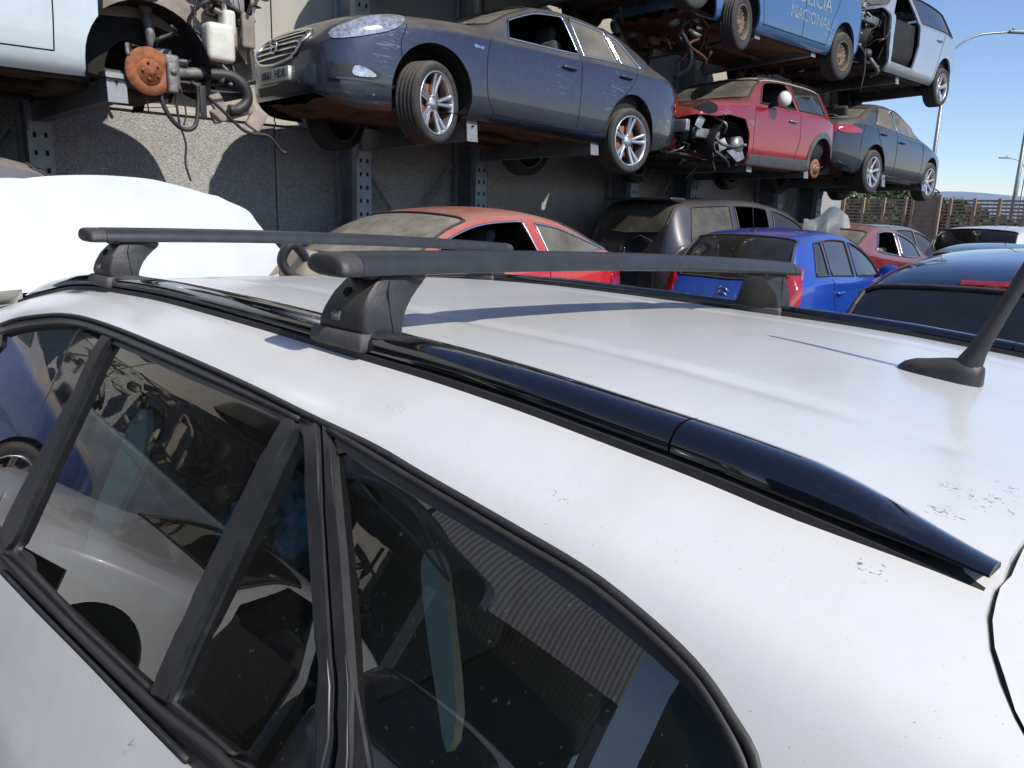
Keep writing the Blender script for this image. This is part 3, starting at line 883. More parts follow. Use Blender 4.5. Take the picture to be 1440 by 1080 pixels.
# black frame ring: everything inside WIN_OUT that is not glass
def ring(far):
    holes = [G_rear, G_qtr, G_back, G_front]
    xs = [p[0] for p in WIN_OUT]; ys = [p[1] for p in WIN_OUT]
    V, T = cdt((min(xs), max(xs), min(ys), max(ys)), [dens(WIN_OUT, .03)]+[dens(h, .03) for h in holes]+[dens(P_gap, .03)], .03, .03)
    bm = bmesh.new(); mp = {}
    for t_ in T:
        c = (sum(V[i][0] for i in t_)/3, sum(V[i][1] for i in t_)/3)
        if not inpoly(c, WIN_OUT) or any(inpoly(c, h) for h in holes) or inpoly(c, P_gap): continue
        vs = []
        for i in t_:
            if i not in mp: mp[i] = bm.verts.new(spos(V[i][0], V[i][1], -.005, far))
            vs.append(mp[i])
        try: bm.faces.new(vs)
        except ValueError: pass
    bmesh.ops.recalc_face_normals(bm, faces=bm.faces)
    s_ = -1 if far else 1
    if sum(f.normal.y for f in bm.faces)*s_ < 0: bmesh.ops.reverse_faces(bm, faces=bm.faces)
    be = [e for e in bm.edges if len(e.link_faces) == 1]
    r_ = bmesh.ops.extrude_edge_only(bm, edges=be)
    for v in [g for g in r_['geom'] if isinstance(g, bmesh.types.BMVert)]: v.co += Vector((0, -s_*.022, -.006))
    mkobj('window_frame', bm, M['trimblack'], main, angle=45)
ring(False); ring(True)
def inset_line(poly, rad, off, nm, mat, far=False, closed=True, seg=8, rs=None):
    pts = [spos(a, k, off, far) for a, k in poly]
    if closed: pts.append(pts[0])
    b = bmesh.new(); tube(b, pts, rad, seg, caps=not closed); return mkobj(nm, b, mat, main)
for far in (False, True):
    fr = [region('rear_door_window', G_rear, -.011, M['mglass'], 0, far=far),
          region('fixed_door_window', G_qtr, -.011, M['mglass'], 0, far=far),
          region('quarter_window', G_back, -.009, M['mprivacy'], 0, far=far),
          region('front_door_window', G_front, -.011, M['mglass'], 0, far=far)]
    region('window_divider', P_div, .003, M['trimblack'], .02, far=far, bow=.003)
    region('door_frame', P_frame, .002, M['trimblack'], .02, far=far, bow=.003)
    region('door_frame', P_strip, .002, M['trimblack'], .02, far=far, bow=.002)
    region('quarter_window_frame', P_qf, .001, M['trimblack'], .02, far=far, bow=.002)
    region('door_pillar', B_pillar, -.0035, M['railgloss'], .01, far=far)
    region('door_gap', P_gap, -.016, M['hole'], .006, far=far)
# rubber seal between roof panel and door frame, belt seal
seal_top = [(p[0], p[1]+.003) for p in AK_top[1:]] + [(p[0]+.003, p[1]) for p in tail]
seal_top = [tuple(p) for p in cr(seal_top, 4)]
inset_line(seal_top, .0045, -.002, 'roof_seal', M['seal'], closed=False)
seal2 = [tuple(p) for p in cr([px2ak(x, y) for x, y in [(0,469),(50,457),(100,456),(150,470),(250,512),(350,556),(420,590)]], 4)]
inset_line(seal2, .0035, .0, 'window_seal', M['seal'], closed=False)
seal3 = [tuple(p) for p in cr([px2ak(x, y) for x, y in [(462,604),(530,645),(600,686),(720,757),(820,818),(898,880),(970,948),(1012,1010),(1040,1066),(1052,1100)]], 4)]
inset_line(seal3, .004, -.001, 'window_seal', M['seal'], closed=False)
b_in = [tuple(p) for p in cr([px2ak(x, y) for x, y in [(4,782),(100,881),(215,990),(300,1056),(338,1095)]], 4)]
inset_line(b_in, .006, .001, 'belt_seal', M['seal'], closed=False)
b_out = [tuple(p) for p in cr([px2ak(x, y) for x, y in [(2,803),(50,853),(125,928),(200,1006),(262,1070)]], 4)]
inset_line(b_out, .004, -.001, 'belt_seal', M['seal'], closed=False)
# dark bottom of the tailgate gap
gb = [px2ak(*p) for p in [(1432,766),(1414,800),(1401,824),(1394,845),(1391,866),(1395,910),(1408,955),(1427,1004),(1440,1030)]]
gb = [(aT-.004, KMIN), (aT-.003, -.3)] + gb
for far in (False, True):
    b = bmesh.new(); tube(b, [spos(a, k, -.019, far) for a, k in [tuple(p) for p in cr(gb, 5)]], .011, 8); mkobj('tailgate_seal', b, M['seal'], main)
# ---- roof rails
def rail(far):
    def P(a, b, c):
        if far: b = 2*BM-b
        return loc(a, b, c)
    def sect(a, e0, e1):
        # width centre narrows towards the ends, height fades
        tf = sstep(1.76, 1.45, a) if a > 1.4 else 1
        tr = sstep(-.79, -.56, a) if a < -.5 else 1
        hgt = .0225*(.35+.65*tf)*(.18+.82*sstep(-.785,-.62,a)); wn = .053*(.55+.45*tf)*(.48+.52*sstep(-.80,-.60,a))
        cb = .062
        A = Af(a)+.0
        pr = [(-.5, .15), (-.50, -.18), (-.46, -.42), (-.36, -.70), (-.22, -.90), (-.05, -.99), (.15, -1.0), (.34, -.93), (.45, -.75), (.5, -.4), (.5, .1)]
        return [P(a, cb+wn*u, A-.008-(cb-.035)*.30 + hgt*w_) for u, w_ in pr]
    for nm, a0, a1, n in (('roof_rail', 1.76, -.512, 90), ('rail_end_cap', -.5145, -.764, 60)):
        bm = bmesh.new(); prev = None
        for i in range(n+1):
            a = a0+(a1-a0)*i/n; r_ = [bm.verts.new(p) for p in sect(a, 0, 0)]
            if prev:
                for j in range(len(r_)-1): bm.faces.new((prev[j], prev[j+1], r_[j+1], r_[j]))
                bm.faces.new((prev[-1], prev[0], r_[0], r_[-1]))
            else: bm.faces.new(r_)
            prev = r_
        bm.faces.new(prev[::-1])
        bmesh.ops.recalc_face_normals(bm, faces=bm.faces)
        ro = mkobj(nm, bm, M['railgloss'], main, angle=60)
    bm = bmesh.new(); prev = None
    for i in range(81):
        a = 1.78+(-.762-1.78)*i/80; A = Af(a)
        tr = sstep(-.79, -.60, a) if a < -.5 else 1
        b0 = .0335+.0175*(1-tr); b1 = .0905-.019*(1-tr)
        r_ = [bm.verts.new(P(a, b, c)) for b, c in ((b0, A+.008), (b0, A-.0045-.003*tr), (b1, A-.008-.016*tr), (b1, A-.0))]
        if prev:
            for j in range(3): bm.faces.new((prev[j], prev[j+1], r_[j+1], r_[j]))
        prev = r_
    bmesh.ops.recalc_face_normals(bm, faces=bm.faces)
    mkobj('rail_gasket', bm, M['seal'], main, angle=40)
rail(False); rail(True)
# ---- aerial
bm = bmesh.new(); az = lambda a: Af(a)-.0315
AB = .64
sec = []
for i in range(15):
    t_ = i/14; a = -.490-.108*t_; w = .021*math.sin(math.pi*min(1, .12+.88*t_**.8)*.97)**.55 if t_ < 1 else .006
    w = .0245*(1-abs(2*t_-1.05)**4*.75); hh = .020+.014*sstep(.10, .80, t_)*(1-sstep(.93, 1.05, t_)*.6)
    if t_ < .2: hh *= .30+.70*(t_/.2)**.6
    sec.append([bm.verts.new(loc(a, AB+w*math.cos(u), az(a)+.002-hh*abs(math.sin(u))**.55 if 0 < u < math.pi else az(a)+.004)) for u in [math.pi*j/10 for j in range(11)]])
for i in range(14):
    for j in range(10): bm.faces.new((sec[i][j], sec[i][j+1], sec[i+1][j+1], sec[i+1][j]))
bm.faces.new(sec[0]); bm.faces.new(sec[-1])
bmesh.ops.recalc_face_normals(bm, faces=bm.faces)
mkobj('aerial_base', bm, M['foot'], main, angle=50)
m0 = loc(-.575, AB, az(-.55)-.012); md = loc(-.632, AB, -.05)-m0
bm = bmesh.new(); tube(bm, [m0-md*.05, m0+md*.08, m0+md*.2, m0+md*.38, m0+md*.6, m0+md*1.0, m0+md*1.9, m0+md*2.55], .006, 14, rs=[.019, .0165, .0122, .0102, .0094, .0086, .0074, .0058])
mkobj('aerial_mast', bm, M['foot'], main)
# ---- windscreen, bonnet, wings
bm = bmesh.new(); n = 12; hdr = []
for j in range(n+1):
    u = j/n; b = -.02+1.29*u; cc = -.030*math.sin(math.pi*u)
    col = []
    for i in range(9):
        t_ = i/8; a = 1.765+.62*t_ + .10*math.sin(math.pi*u)*t_; c = .205+cc*(1-.4*t_)+.33*t_**1.0 + .03*(t_*t_-t_)
        bb = b + (-.14+.28*u)*t_
        col.append(bm.verts.new(loc(a, bb, c)))
    hdr.append(col)
for j in range(n):
    for i in range(8): bm.faces.new((hdr[j][i], hdr[j+1][i], hdr[j+1][i+1], hdr[j][i+1]))
bmesh.ops.recalc_face_normals(bm, faces=bm.faces)
mkobj('windscreen', bm, M['mglass'], main)
for far in (False, True):
    bm = bmesh.new(); prev = None; s_ = 1
    for i in range(9):   # A pillar
        t_ = i/8; a = 1.70+.70*t_; c = .20+.345*t_; b = -.015-.14*t_
        q = [(a, b-.03, c+.03), (a, b-.012, c-.012), (a, b+.055, c-.018), (a, b+.055, c+.02)]
        r_ = [bm.verts.new(loc(x, (2*BM-y if far else y), z)) for x, y, z in q]
        if prev:
            for j in range(4): bm.faces.new((prev[j], prev[(j+1)%4], r_[(j+1)%4], r_[j]))
        prev = r_
    bmesh.ops.recalc_face_normals(bm, faces=bm.faces); mkobj('windscreen_pillar', bm, M['mwhite'], main, angle=60)
    # front wing and door skin ahead of the traced part
    bm = bmesh.new(); rows = []
    for i in range(22):
        a = 1.775+1.62*i/21; t_ = i/21; row = []
        for j in range(16):
            k0 = kbelt(1.6)+.01; k = k0+(KMAX-k0)*j/15
            b, dc = bk(k), ck(k); c = .14+dc+.015+ .10*t_*(1-j/15) ; b += .16*t_**3
            if j == 0: b += .08
            row.append(bm.verts.new(loc(a, (2*BM-b if far else b), c)))
        rows.append(row)
    for i in range(21):
        for j in range(15):
            cn = (rows[i][j].co+rows[i+1][j+1].co)/2
            if (cn.x-(2.55-A0_))**2+(cn.z-.32)**2 < .36**2: continue
            bm.faces.new((rows[i][j], rows[i][j+1], rows[i+1][j+1], rows[i+1][j]))
    bmesh.ops.recalc_face_normals(bm, faces=bm.faces); mkobj('front_wing', bm, M['mwhite'], main, angle=50)
# front bumper and floor
bm = bmesh.new(); rows = []
for j in range(17):
    u = j/16*math.pi; b = .625-.80*math.cos(u); a = 3.38+.16*math.sin(u)
    rows.append([bm.verts.new(loc(a-(.1 if i == 0 else 0), b, c)) for i, c in enumerate((.70, .74, .95, 1.2, 1.42))])
for j in range(16):
    for i in range(4): bm.faces.new((rows[j][i], rows[j+1][i], rows[j+1][i+1], rows[j][i+1]))
mkobj('front_bumper', bm, M['mwhite'], main, angle=50)
bm = bmesh.new(); rbox(bm, loc(1.1, .625, 1.36), (4.4, 1.62, .05), .02); rbox(bm, loc(2.85, .625, .98), (.85, 1.1, .45), .08)
mkobj('floor_pan', bm, M['dark'], main)
for aw in (2.55, -.28):
    for s_ in (-1, 1): make_wheel(main, 'multi7', .315, .2, (aw-A0_, s_*.80, .315), s_, spin=.3)
# raised bonnet: outline traced on the plane it stands in
h0, h1 = loc(2.35, .625, .50), loc(2.72, .625, -.15)
nrm = (h1-h0).cross(Vector((0,1,0))).normalized()
def onb(x, y):
    r = rayL(x, y); t_ = (h0-camL).dot(nrm)/r.dot(nrm); return camL+r*t_
upv = (h1-h0).normalized()
out = []
for q in [(420,402),(414,388),(400,368),(372,338),(355,318),(345,304),(325,294),(272,277),(235,267),(200,260),(130,256),(60,258),(0,265)]:
    p = onb(*q)-h0; out.append((p.y, p.dot(upv)))
symm = [(-y, z) for y, z in out[:9]]
ymin = min(y for y, z in out); ymax = max(y for y, z in out)
print('bonnet', out)
full = [(out[0][0], -.02)] + [tuple(q) for q in cr(out, 4)] + [(out[-1][0]+.12, out[-1][1]-.02), (.68, out[-1][1]-.08), (.80, out[-1][1]-.25), (.90, .25), (.95, -.10), (.4, -.10)]
V, T = polygon_grid(full, .06); bm = bmesh.new(); vs = []
for v in V:
    y, z = v; crown = .07*(1-(y/.8)**2)-.10*sstep(.45, .85, z)*max(0, z-.45)*0
    edge = .05*max(0, z/.8)**6
    crease = .012*math.exp(-((abs(y)-.42)/.03)**2)
    vs.append(bm.verts.new(h0+Vector((0, y, 0))+upv*z + nrm*(1 if nrm.x < 0 else -1)*(crown-edge+crease)))
for t_ in T:
    try: bm.faces.new([vs[i] for i in t_])
    except ValueError: pass
bmesh.ops.delete(bm, geom=[v for v in bm.verts if not v.link_faces], context='VERTS')
bmesh.ops.recalc_face_normals(bm, faces=bm.faces)
r_ = bmesh.ops.solidify(bm, geom=bm.faces[:], thickness=.018)
M['bonnetwhite'] = paint('bonnet_white', (.70,.71,.72), .10, rough=.3)
mkobj('bonnet', bm, M['bonnetwhite'], main, angle=45)
bm = bmesh.new(); tube(bm, [loc(2.9, 1.1, .66), loc(2.66, 1.05, .1)], .006, 8); mkobj('bonnet_stay', bm, M['black'], main)
bm = bmesh.new(); rnd = random.Random(5); junk(bm, rnd, loc(2.5, .0, .85)[:], loc(3.3, 1.2, .62)[:], 50, .2)
mkobj('engine', bm, [M['castmetal'], M['black'], M['metal']], main, angle=40)
# ---- interior seen through the glass
M['trimgrey'] = plain('interior_trim', (.10,.11,.105), .85, var=.2)
M['palegreen'] = plain('pale_pillar_trim', (.82,.84,.68), .8, var=.08)
M['trimgrey2'] = plain('belt_webbing', (.25,.26,.25), .7)
M['bluecloth'] = plain('blue_cloth', (.06,.24,.42), .95, var=.5, scale=9)
bm = bmesh.new()
for xx, yy in ((1.25, .28), (1.25, .97)):
    rt = Matrix.Rotation(R(-14), 3, 'Y')
    rbox(bm, loc(xx, yy, .95), (.5, .5, .16), .06); rbox(bm, loc(xx-.28, yy, .62), (.15, .48, .62), .07, rt); rbox(bm, loc(xx-.38, yy, .27), (.10, .27, .17), .05, rt)
    tube(bm, [loc(xx-.37, yy-.06, .4), loc(xx-.38, yy-.06, .3)], .006, 6); tube(bm, [loc(xx-.37, yy+.06, .4), loc(xx-.38, yy+.06, .3)], .006, 6)
mkobj('front_seat', bm, M['seat'], main, angle=40)
bm = bmesh.new()
for yy in (.27, .625, .98):
    rt = Matrix.Rotation(R(-16), 3, 'Y')
    rbox(bm, loc(.42, yy, .95), (.5, .34, .18), .06); rbox(bm, loc(.12, yy, .66), (.15, .34, .60), .06, rt); rbox(bm, loc(.02, yy, .34), (.09, .24, .13), .04, rt)
mkobj('rear_seat', bm, M['seat'], main, angle=40)
bm = bmesh.new(); rbox(bm, loc(1.85, .625, .62), (.5, 1.35, .28), .08); lathe(bm, [(.17, 0), (.187, .013), (.17, .026), (.157, .013)], 'x', 30, c=loc(1.62, .28, .52), closed=True)
rbox(bm, loc(.6, -.16, .80), (2.2, .05, .42), .02); rbox(bm, loc(.6, 1.41, .80), (2.2, .05, .42), .02); rbox(bm, loc(-.45, .625, .72), (1.0, 1.2, .04), .01)
mkobj('dashboard', bm, M['trimgrey'], main, angle=40)
def slat(pts, w, mat, nm):
    bm = bmesh.new(); prev = None
    for i, p in enumerate(pts):
        r_ = [bm.verts.new(p+Vector((w/2, 0, 0))), bm.verts.new(p+Vector((w*.3, .02, 0))), bm.verts.new(p-Vector((w*.3, -.02, 0))), bm.verts.new(p-Vector((w/2, 0, 0)))]
        if prev:
            for j in range(3): bm.faces.new((prev[j], prev[j+1], r_[j+1], r_[j]))
        prev = r_
    bmesh.ops.solidify(bm, geom=bm.faces[:], thickness=.01); mkobj(nm, bm, mat, main, angle=50)
def inplane(x, y, b):   # picture point on a lengthwise plane inside the cabin
    r = rayL(x, y); yl = -(b-BM); return camL+r*((yl-camL.y)/r.y)
region('pillar_trim', trace([(549,772),(560,765),(574,792),(584,880),(593,1005),(577,1062),(566,1000),(552,880),(544,800)], 2), -.045, M['palegreen'], .01)
region('seat_side', trace([(168,566),(160,640),(128,704),(104,772),(80,768),(97,700),(122,640),(146,582)], 2), -.045, M['palegreen'], .01)
for pl in ([(472,662),(500,700),(545,745),(580,790),(600,812)], [(474,660),(500,664),(535,685),(560,720),(578,760),(598,808)], [(120,585),(80,680),(40,770)], [(100,570),(160,640),(200,700),(215,715)]):
    b = bmesh.new(); tube(b, cr([spos(*px2ak(*p), -.03) for p in pl], 4), .0016, 6); mkobj('seat_belt', b, M['trimgrey2'], main)
# crumpled blue cloth
bm = bmesh.new(); bmesh.ops.create_icosphere(bm, subdivisions=4, radius=.075)
for v in bm.verts: v.co = v.co*(.8+.9*noise.noise(v.co*22)) ; v.co.z *= .7
bmesh.ops.translate(bm, vec=spos(*px2ak(225,690), -.20), verts=bm.verts); mkobj('blue_cloth', bm, M['bluecloth'], main)
# ================================================================ roof bars clamped to the rails
def roof_bar(a0, label):
    root = empty('roof_bar'); root.matrix_world = Mx.copy() @ Matrix.Translation(loc(a0, 0, Af(a0)))
    tag(root, label, 'roof bar', 'aerofoil roof bars clamped across the white car')
    o0 = loc(a0, 0, Af(a0))
    def P(a, b, c): return loc(a0+a, b, c + (Af(a0)-Af(0))*0) - o0
    def crown(b): return -.010*(1-((b-.625)/.625)**2)
    prof = []
    for (u, w_) in [(.040,.002),(.0375,-.0045),(.029,-.0100),(.014,-.0130),(.0045,-.0140),(.0040,-.0115),(-.0040,-.0115),(-.0045,-.0140),(-.014,-.0133),(-.027,-.0108),(-.0355,-.0065),(-.0395,-.0005),(-.0418,.0065),(-.0422,.0095),(-.0405,.0128),(-.034,.0138),(-.01,.0138),(.014,.0132),(.031,.0095),(.038,.006)]:
        prof.append((u, w_))
    def sweep(nm, bs, scl, mat, parent, pr=prof):
        bm = bmesh.new(); prev = None
        for b, s_ in zip(bs, scl):
            r_ = [bm.verts.new(P(u*s_*1.07, b, w_*s_*1.10+.001+crown(b))) for u, w_ in pr]
            if prev:
                for j in range(len(r_)): bm.faces.new((prev[j], prev[(j+1) % len(r_)], r_[(j+1) % len(r_)], r_[j]))
            else: bm.faces.new(r_)
            prev = r_
        bm.faces.new(prev[::-1]); bmesh.ops.recalc_face_normals(bm, faces=bm.faces)
        return mkobj(nm, bm, mat, parent, angle=38)
    n = 30
    sweep('bar', [.033+(1.217-.033)*i/n for i in range(n+1)], [1]*(n+1), M['bar'], root)
    pc = [(u, w_) for u, w_ in prof if not (abs(u) < .0046 and w_ < -.0)]
    sweep('end_cap', [.0318, .012, .003, -.001, -.003], [1.015, 1.015, .99, .90, .72], M['foot'], root, pc)
    sweep('end_cap', [1.2182, 1.238, 1.247, 1.251, 1.253], [1.015, 1.015, .99, .90, .72], M['foot'], root, pc)
    for far in (False, True):
        def Q(a, b, c): return P(a, (2*BM-b if far else b), c)
        # clamp: loft of rectangles from rail level up
        def loft(nm, secs, mat, parent, bev, segs=3):
            bm = bmesh.new(); prev = None
            for (c, a0_, a1_, b0_, b1_) in secs:
                r_ = [bm.verts.new(Q(*p)) for p in ((a0_, b0_, c), (a1_, b0_, c), (a1_, b1_, c), (a0_, b1_, c))]
                if prev:
                    for j in range(4): bm.faces.new((prev[j], prev[(j+1)%4], r_[(j+1)%4], r_[j]))
                else: bm.faces.new(r_)
                prev = r_
            bm.faces.new(prev[::-1]); bmesh.ops.recalc_face_normals(bm, faces=bm.faces)
            ed = [e for e in bm.edges if abs((e.verts[0].co-e.verts[1].co).normalized().z) > .25 or e.calc_face_angle(0) > R(60)]
            bmesh.ops.bevel(bm, geom=ed, offset=bev, segments=segs, affect='EDGES', profile=.6)
            return mkobj(nm, bm, mat, parent, angle=35)
        # upper cover: side profile (b,c) extruded along the car with a taper
        prof2 = [(.036,.092),(.031,.078),(.034,.060),(.043,.040),(.056,.024),(.066,.0155),(.110,.0140),(.146,.0135),(.1475,.018),(.1430,.024),(.131,.033),(.119,.043),(.1085,.055),(.1010,.068),(.0965,.080),(.0950,.092)]
        bm = bmesh.new(); rings = []
        ks = [(-1, .90), (-.93, .98), (-.80, 1.0), (-.3, 1.0), (.3, 1.0), (.80, 1.0), (.93, .98), (1, .90)]
        for kx, sc in ks:
            r_ = []
            for b, c in prof2:
                t_ = (.092-c)/.078; ha = .058-.022*t_**.8; mid = .015*(1-t_)
                swp = sstep(.10, .148, b)*.012
                bc, cc = .085, .055
                r_.append(bm.verts.new(Q(mid+kx*(ha-swp), bc+(b-bc)*sc, cc+(c-cc)*(sc if abs(kx) > .95 else 1))))
            rings.append(r_)
        m = len(prof2)
        for i in range(len(rings)-1):
            for j in range(m): bm.faces.new((rings[i][j], rings[i][(j+1)%m], rings[i+1][(j+1)%m], rings[i+1][j]))
        bm.faces.new(rings[0]); bm.faces.new(rings[-1][::-1]); bmesh.ops.recalc_face_normals(bm, faces=bm.faces)
        foot = mkobj('foot', bm, M['foot'], root, angle=38)
        # seam between the body of the foot and its inner cover
        bm = bmesh.new()
        tube(bm, cr([Q(-.0363,.0775,.020), Q(-.0371,.0745,.035), Q(-.0386,.077,.06), Q(-.0424,.081,.088)], 5), .0010, 6)
        mkobj('cover_seam', bm, M['hole'], foot)
        loft('clamp', [(.119,-.038,.068,.044,.086),(.110,-.048,.078,.026,.0965),(.104,-.0495,.0795,.0245,.0985),(.092,-.0475,.0775,.0265,.0985),(.0885,-.0445,.0745,.030,.0965)], M['clamp'], foot, .006)
        loft('gap_shade', [(.020,-.030,.030,.052,.142),(.0115,-.031,.031,.050,.143)], M['black'], foot, .002, 1)  # black block painting in the shade of the gap under the bar
        # lock cap and badge on the outer face
        s_ = -1 if not far else 1
        bm = bmesh.new(); lathe(bm, [(0,-.003),(.0062,-.003),(.0075,0),(.0075,.006)] , 'y', 20)
        if far: bmesh.ops.scale(bm, vec=(1,-1,1), verts=bm.verts)
        bmesh.ops.rotate(bm, matrix=Matrix.Rotation(R(-28*s_*-1), 3, 'X'), verts=bm.verts)
        bmesh.ops.scale(bm, vec=(1,1,1), verts=bm.verts)
        # outward is +y for the near side (y = -(b-BM))
        bmesh.ops.scale(bm, vec=(1,-1,1), verts=bm.verts)
        bmesh.ops.translate(bm, vec=Q(.012,.0445,.0385), verts=bm.verts); mkobj('lock_cap', bm, M['hole'], foot, angle=40)
        bm = bmesh.new(); rbox(bm, (0,0,0), (.019,.003,.0125), .0045)
        tilt = Matrix.Rotation(R(8)*(1 if not far else -1), 3, 'X'); bmesh.ops.rotate(bm, matrix=tilt, verts=bm.verts)
        bmesh.ops.translate(bm, vec=Q(.020,.0318,.070), verts=bm.verts); bd = mkobj('badge', bm, M['badge'], foot, angle=40)
        yo = 1 if not far else -1
        text_mesh('CRUZ', .0072, M['badgetext'], foot, 'badge_lettering', Q(.020,.0300,.070), (-yo,0,0), (0,0,1), .0002)
    return root
M['badge'] = plain('badge_grey', (.10,.10,.11), .4)
M['badgetext'] = plain('badge_silver', (.45,.45,.46), .4)
bar_rear = roof_bar(0.0, 'nearer roof bar, its thick end cap beside the large clamp foot above the rear door')
bar_front = roof_bar(.965, 'farther roof bar crossing in front of the raised white bonnet')
# ================================================================ yard, wall, racks
def ground_mat():
    t = NT('yard_ground')
    n1 = t.noise(1.3, 8, .65); n2 = t.noise(60, 4, .6)
    c = t.mix(t.ramp(n1, .3, .7), (.15,.135,.115,1), (.24,.215,.18,1)); c = t.mix(t.ramp(n2, .4, .75), c, (.10,.095,.085,1))
    b = t.bsdf(Base_Color=c, Roughness=.95); t.l(t.bump(n2, .5, .02), b.inputs['Normal']); return t.m
bm = bmesh.new(); bmesh.ops.create_grid(bm, x_segments=8, y_segments=8, size=9000)
tag(mkobj('ground', bm, ground_mat()), 'dusty compacted yard ground', kind='structure')
def wall_mat(kind):
    t = NT('wall_'+kind)
    if kind == 'aggregate':
        tc = t.n('ShaderNodeTexCoord'); v = t.n('ShaderNodeTexVoronoi'); v.inputs['Scale'].default_value = 80; t.l(tc.outputs['Object'], v.inputs['Vector'])
        sp = t.n('ShaderNodeSeparateColor'); t.l(v.outputs['Color'], sp.inputs[0])
        c = t.mix(t.ramp(sp.outputs[0], .2, .9), (.31,.305,.30,1), (.50,.49,.465,1))
        c = t.mix(t.math('MULTIPLY', t.ramp(t.noise(1.2, 5), .35, .7), .3), c, (.20,.19,.17,1))
        b = t.bsdf(Base_Color=c, Roughness=.95)
        t.l(t.bump(v.outputs['Distance'], .7, .012), b.inputs['Normal'])
    else:
        c = t.mix(t.ramp(t.noise(.9, 7, .6, sc=(1,1,.5)), .3, .7), (.40,.375,.32,1), (.50,.47,.40,1))
        c = t.mix(t.math('MULTIPLY', t.ramp(t.noise(4, 6, .7, sc=(1,1,.12)), .5, .75), .35), c, (.25,.24,.21,1))
        b = t.bsdf(Base_Color=c, Roughness=.85); t.l(t.bump(t.noise(60, 3), .12, .004), b.inputs['Normal'])
    return t.m
M['aggr'] = wall_mat('aggregate'); M['smooth'] = wall_mat('smooth')
YW = 8.3; ZB = 2.47
wall = empty('precast_wall', (7, YW, 0)); tag(wall, 'precast concrete wall with speckled aggregate below a smooth beige band, behind the racks', 'wall')
xs = [-7.6, -5.2, -2.4, .40, 3.96, 7.0, 10.0, 13.0, 17.35]
for i in range(len(xs)-1):
    a, b_ = xs[i]+.008, xs[i+1]-.008
    bm = bmesh.new(); bx(bm, ((a+b_)/2-7, .1, ZB/2), (b_-a, .2, ZB))
    mkobj('wall_panel', bm, M['aggr'], wall, smooth=False)
    bm = bmesh.new(); bx(bm, ((a+b_)/2-7, .095, (ZB+7.4)/2), (b_-a, .21, 7.4-ZB-.006)); bx(bm, ((a+b_)/2-7, -.018, ZB+.02), (b_-a, .022, .03))
    mkobj('upper_wall_panel', bm, M['smooth'], wall, smooth=False)
bm = bmesh.new(); bx(bm, (4.675-7, .22, 3.6), (25.3, .04, 7.2)); mkobj('wall_backing', bm, M['hole'], wall, smooth=False)
# cantilever racks
UP = [0.05, 1.60, 4.74, 6.44, 9.46, 10.98, 13.75, 15.25]
L1, L2 = 2.27, 3.90
holes_z = [.25+.145*i for i in range(44)]
def upright(x, i):
    r = empty('rack_upright', (x, 7.75, 0))
    tag(r, ['leftmost perforated blue-grey rack upright at the left edge of the photo', 'perforated steel upright below the left wreck with the rusty disc',
        'perforated steel upright under the front half of the grey saloon', 'perforated steel upright behind the dusty red coupe under the grey saloon',
        'steel upright behind the nose of the red hatchback', 'steel upright behind the door of the red hatchback', 'steel upright beneath the tail of the dark saloon',
        'last rack upright near the end of the wall'][i], 'rack post', 'uprights of the cantilever racks along the wall')
    bm = bmesh.new()
    bx(bm, (-.0, .0, 3.3), (.19, .008, 6.6)); bx(bm, (-.091, .05, 3.3), (.008, .092, 6.6)); bx(bm, (.091, .05, 3.3), (.008, .092, 6.6))
    mkobj('front_flange', bm, M['steel'], r, smooth=False)
    bm = bmesh.new(); bx(bm, (0, .25, 3.3), (.10, .30, 6.58)); mkobj('web', bm, M['steeldark'], r, smooth=False)
    bm = bmesh.new(); bx(bm, (0, .43, 3.3), (.17, .05, 6.6)); mkobj('back_flange', bm, M['steel'], r, smooth=False)
    bm = bmesh.new()
    for z in holes_z:
        for dx in (-.042, .042): bx(bm, (dx, -.0055, z), (.026, .003, .042))
    mkobj('slot_holes', bm, M['hole'], r, smooth=False)
    bm = bmesh.new(); bx(bm, (0, .2, .012), (.34, .6, .024)); mkobj('base_plate', bm, M['steeldark'], r, smooth=False)
    return r
UPR = []
for i, x in enumerate(UP): UPR.append(upright(x, i))
def arm(x, z, x1, lab, up_):
    r = None
    bm = bmesh.new(); y0, y1, h0, h1 = 0, -1.89, .26, .155; dx = x1-x
    vs = []
    for (y, h, k) in ((y0, h0, 0), (y1, h1, 1)):
        zb = 0 if k == 0 else .03
        for (u, w_) in ((-.052, 0), (.052, 0), (.052, h), (-.052, h)): vs.append(bm.verts.new((u+dx*k, y, zb+w_ if w_ == 0 else .0+.19+(0 if k else .07))))
    for f in ((0,1,5,4),(1,2,6,5),(2,3,7,6),(3,0,4,7),(3,2,1,0),(4,5,6,7)): bm.faces.new([vs[k] for k in f])
    bmesh.ops.recalc_face_normals(bm, faces=bm.faces)
    r = mkobj('rack_arm', bm, M['steeldark'], up_, smooth=False); r.location = (0, -.01, z)
    bm = bmesh.new(); 
    v = [bm.verts.new(p) for p in ((dx-.062, y1-.03, .015), (dx+.062, y1-.03, .015), (dx+.062, y1-.012, .205), (dx-.062, y1-.012, .205))]
    bm.faces.new(v); bmesh.ops.solidify(bm, geom=bm.faces[:], thickness=.012)
    mkobj('tip_plate', bm, M['plate'], r, smooth=False)
    bm = bmesh.new(); lathe(bm, [(0, y1-.042), (.009, y1-.042), (.009, y1-.01)], 'y', 8, c=(dx+.0, 0, .15)); mkobj('bolt', bm, M['hole'], r)
    bm = bmesh.new(); bx(bm, (0, .005, .1), (.17, .04, .34)); mkobj('bracket', bm, M['steel'], r, smooth=False)
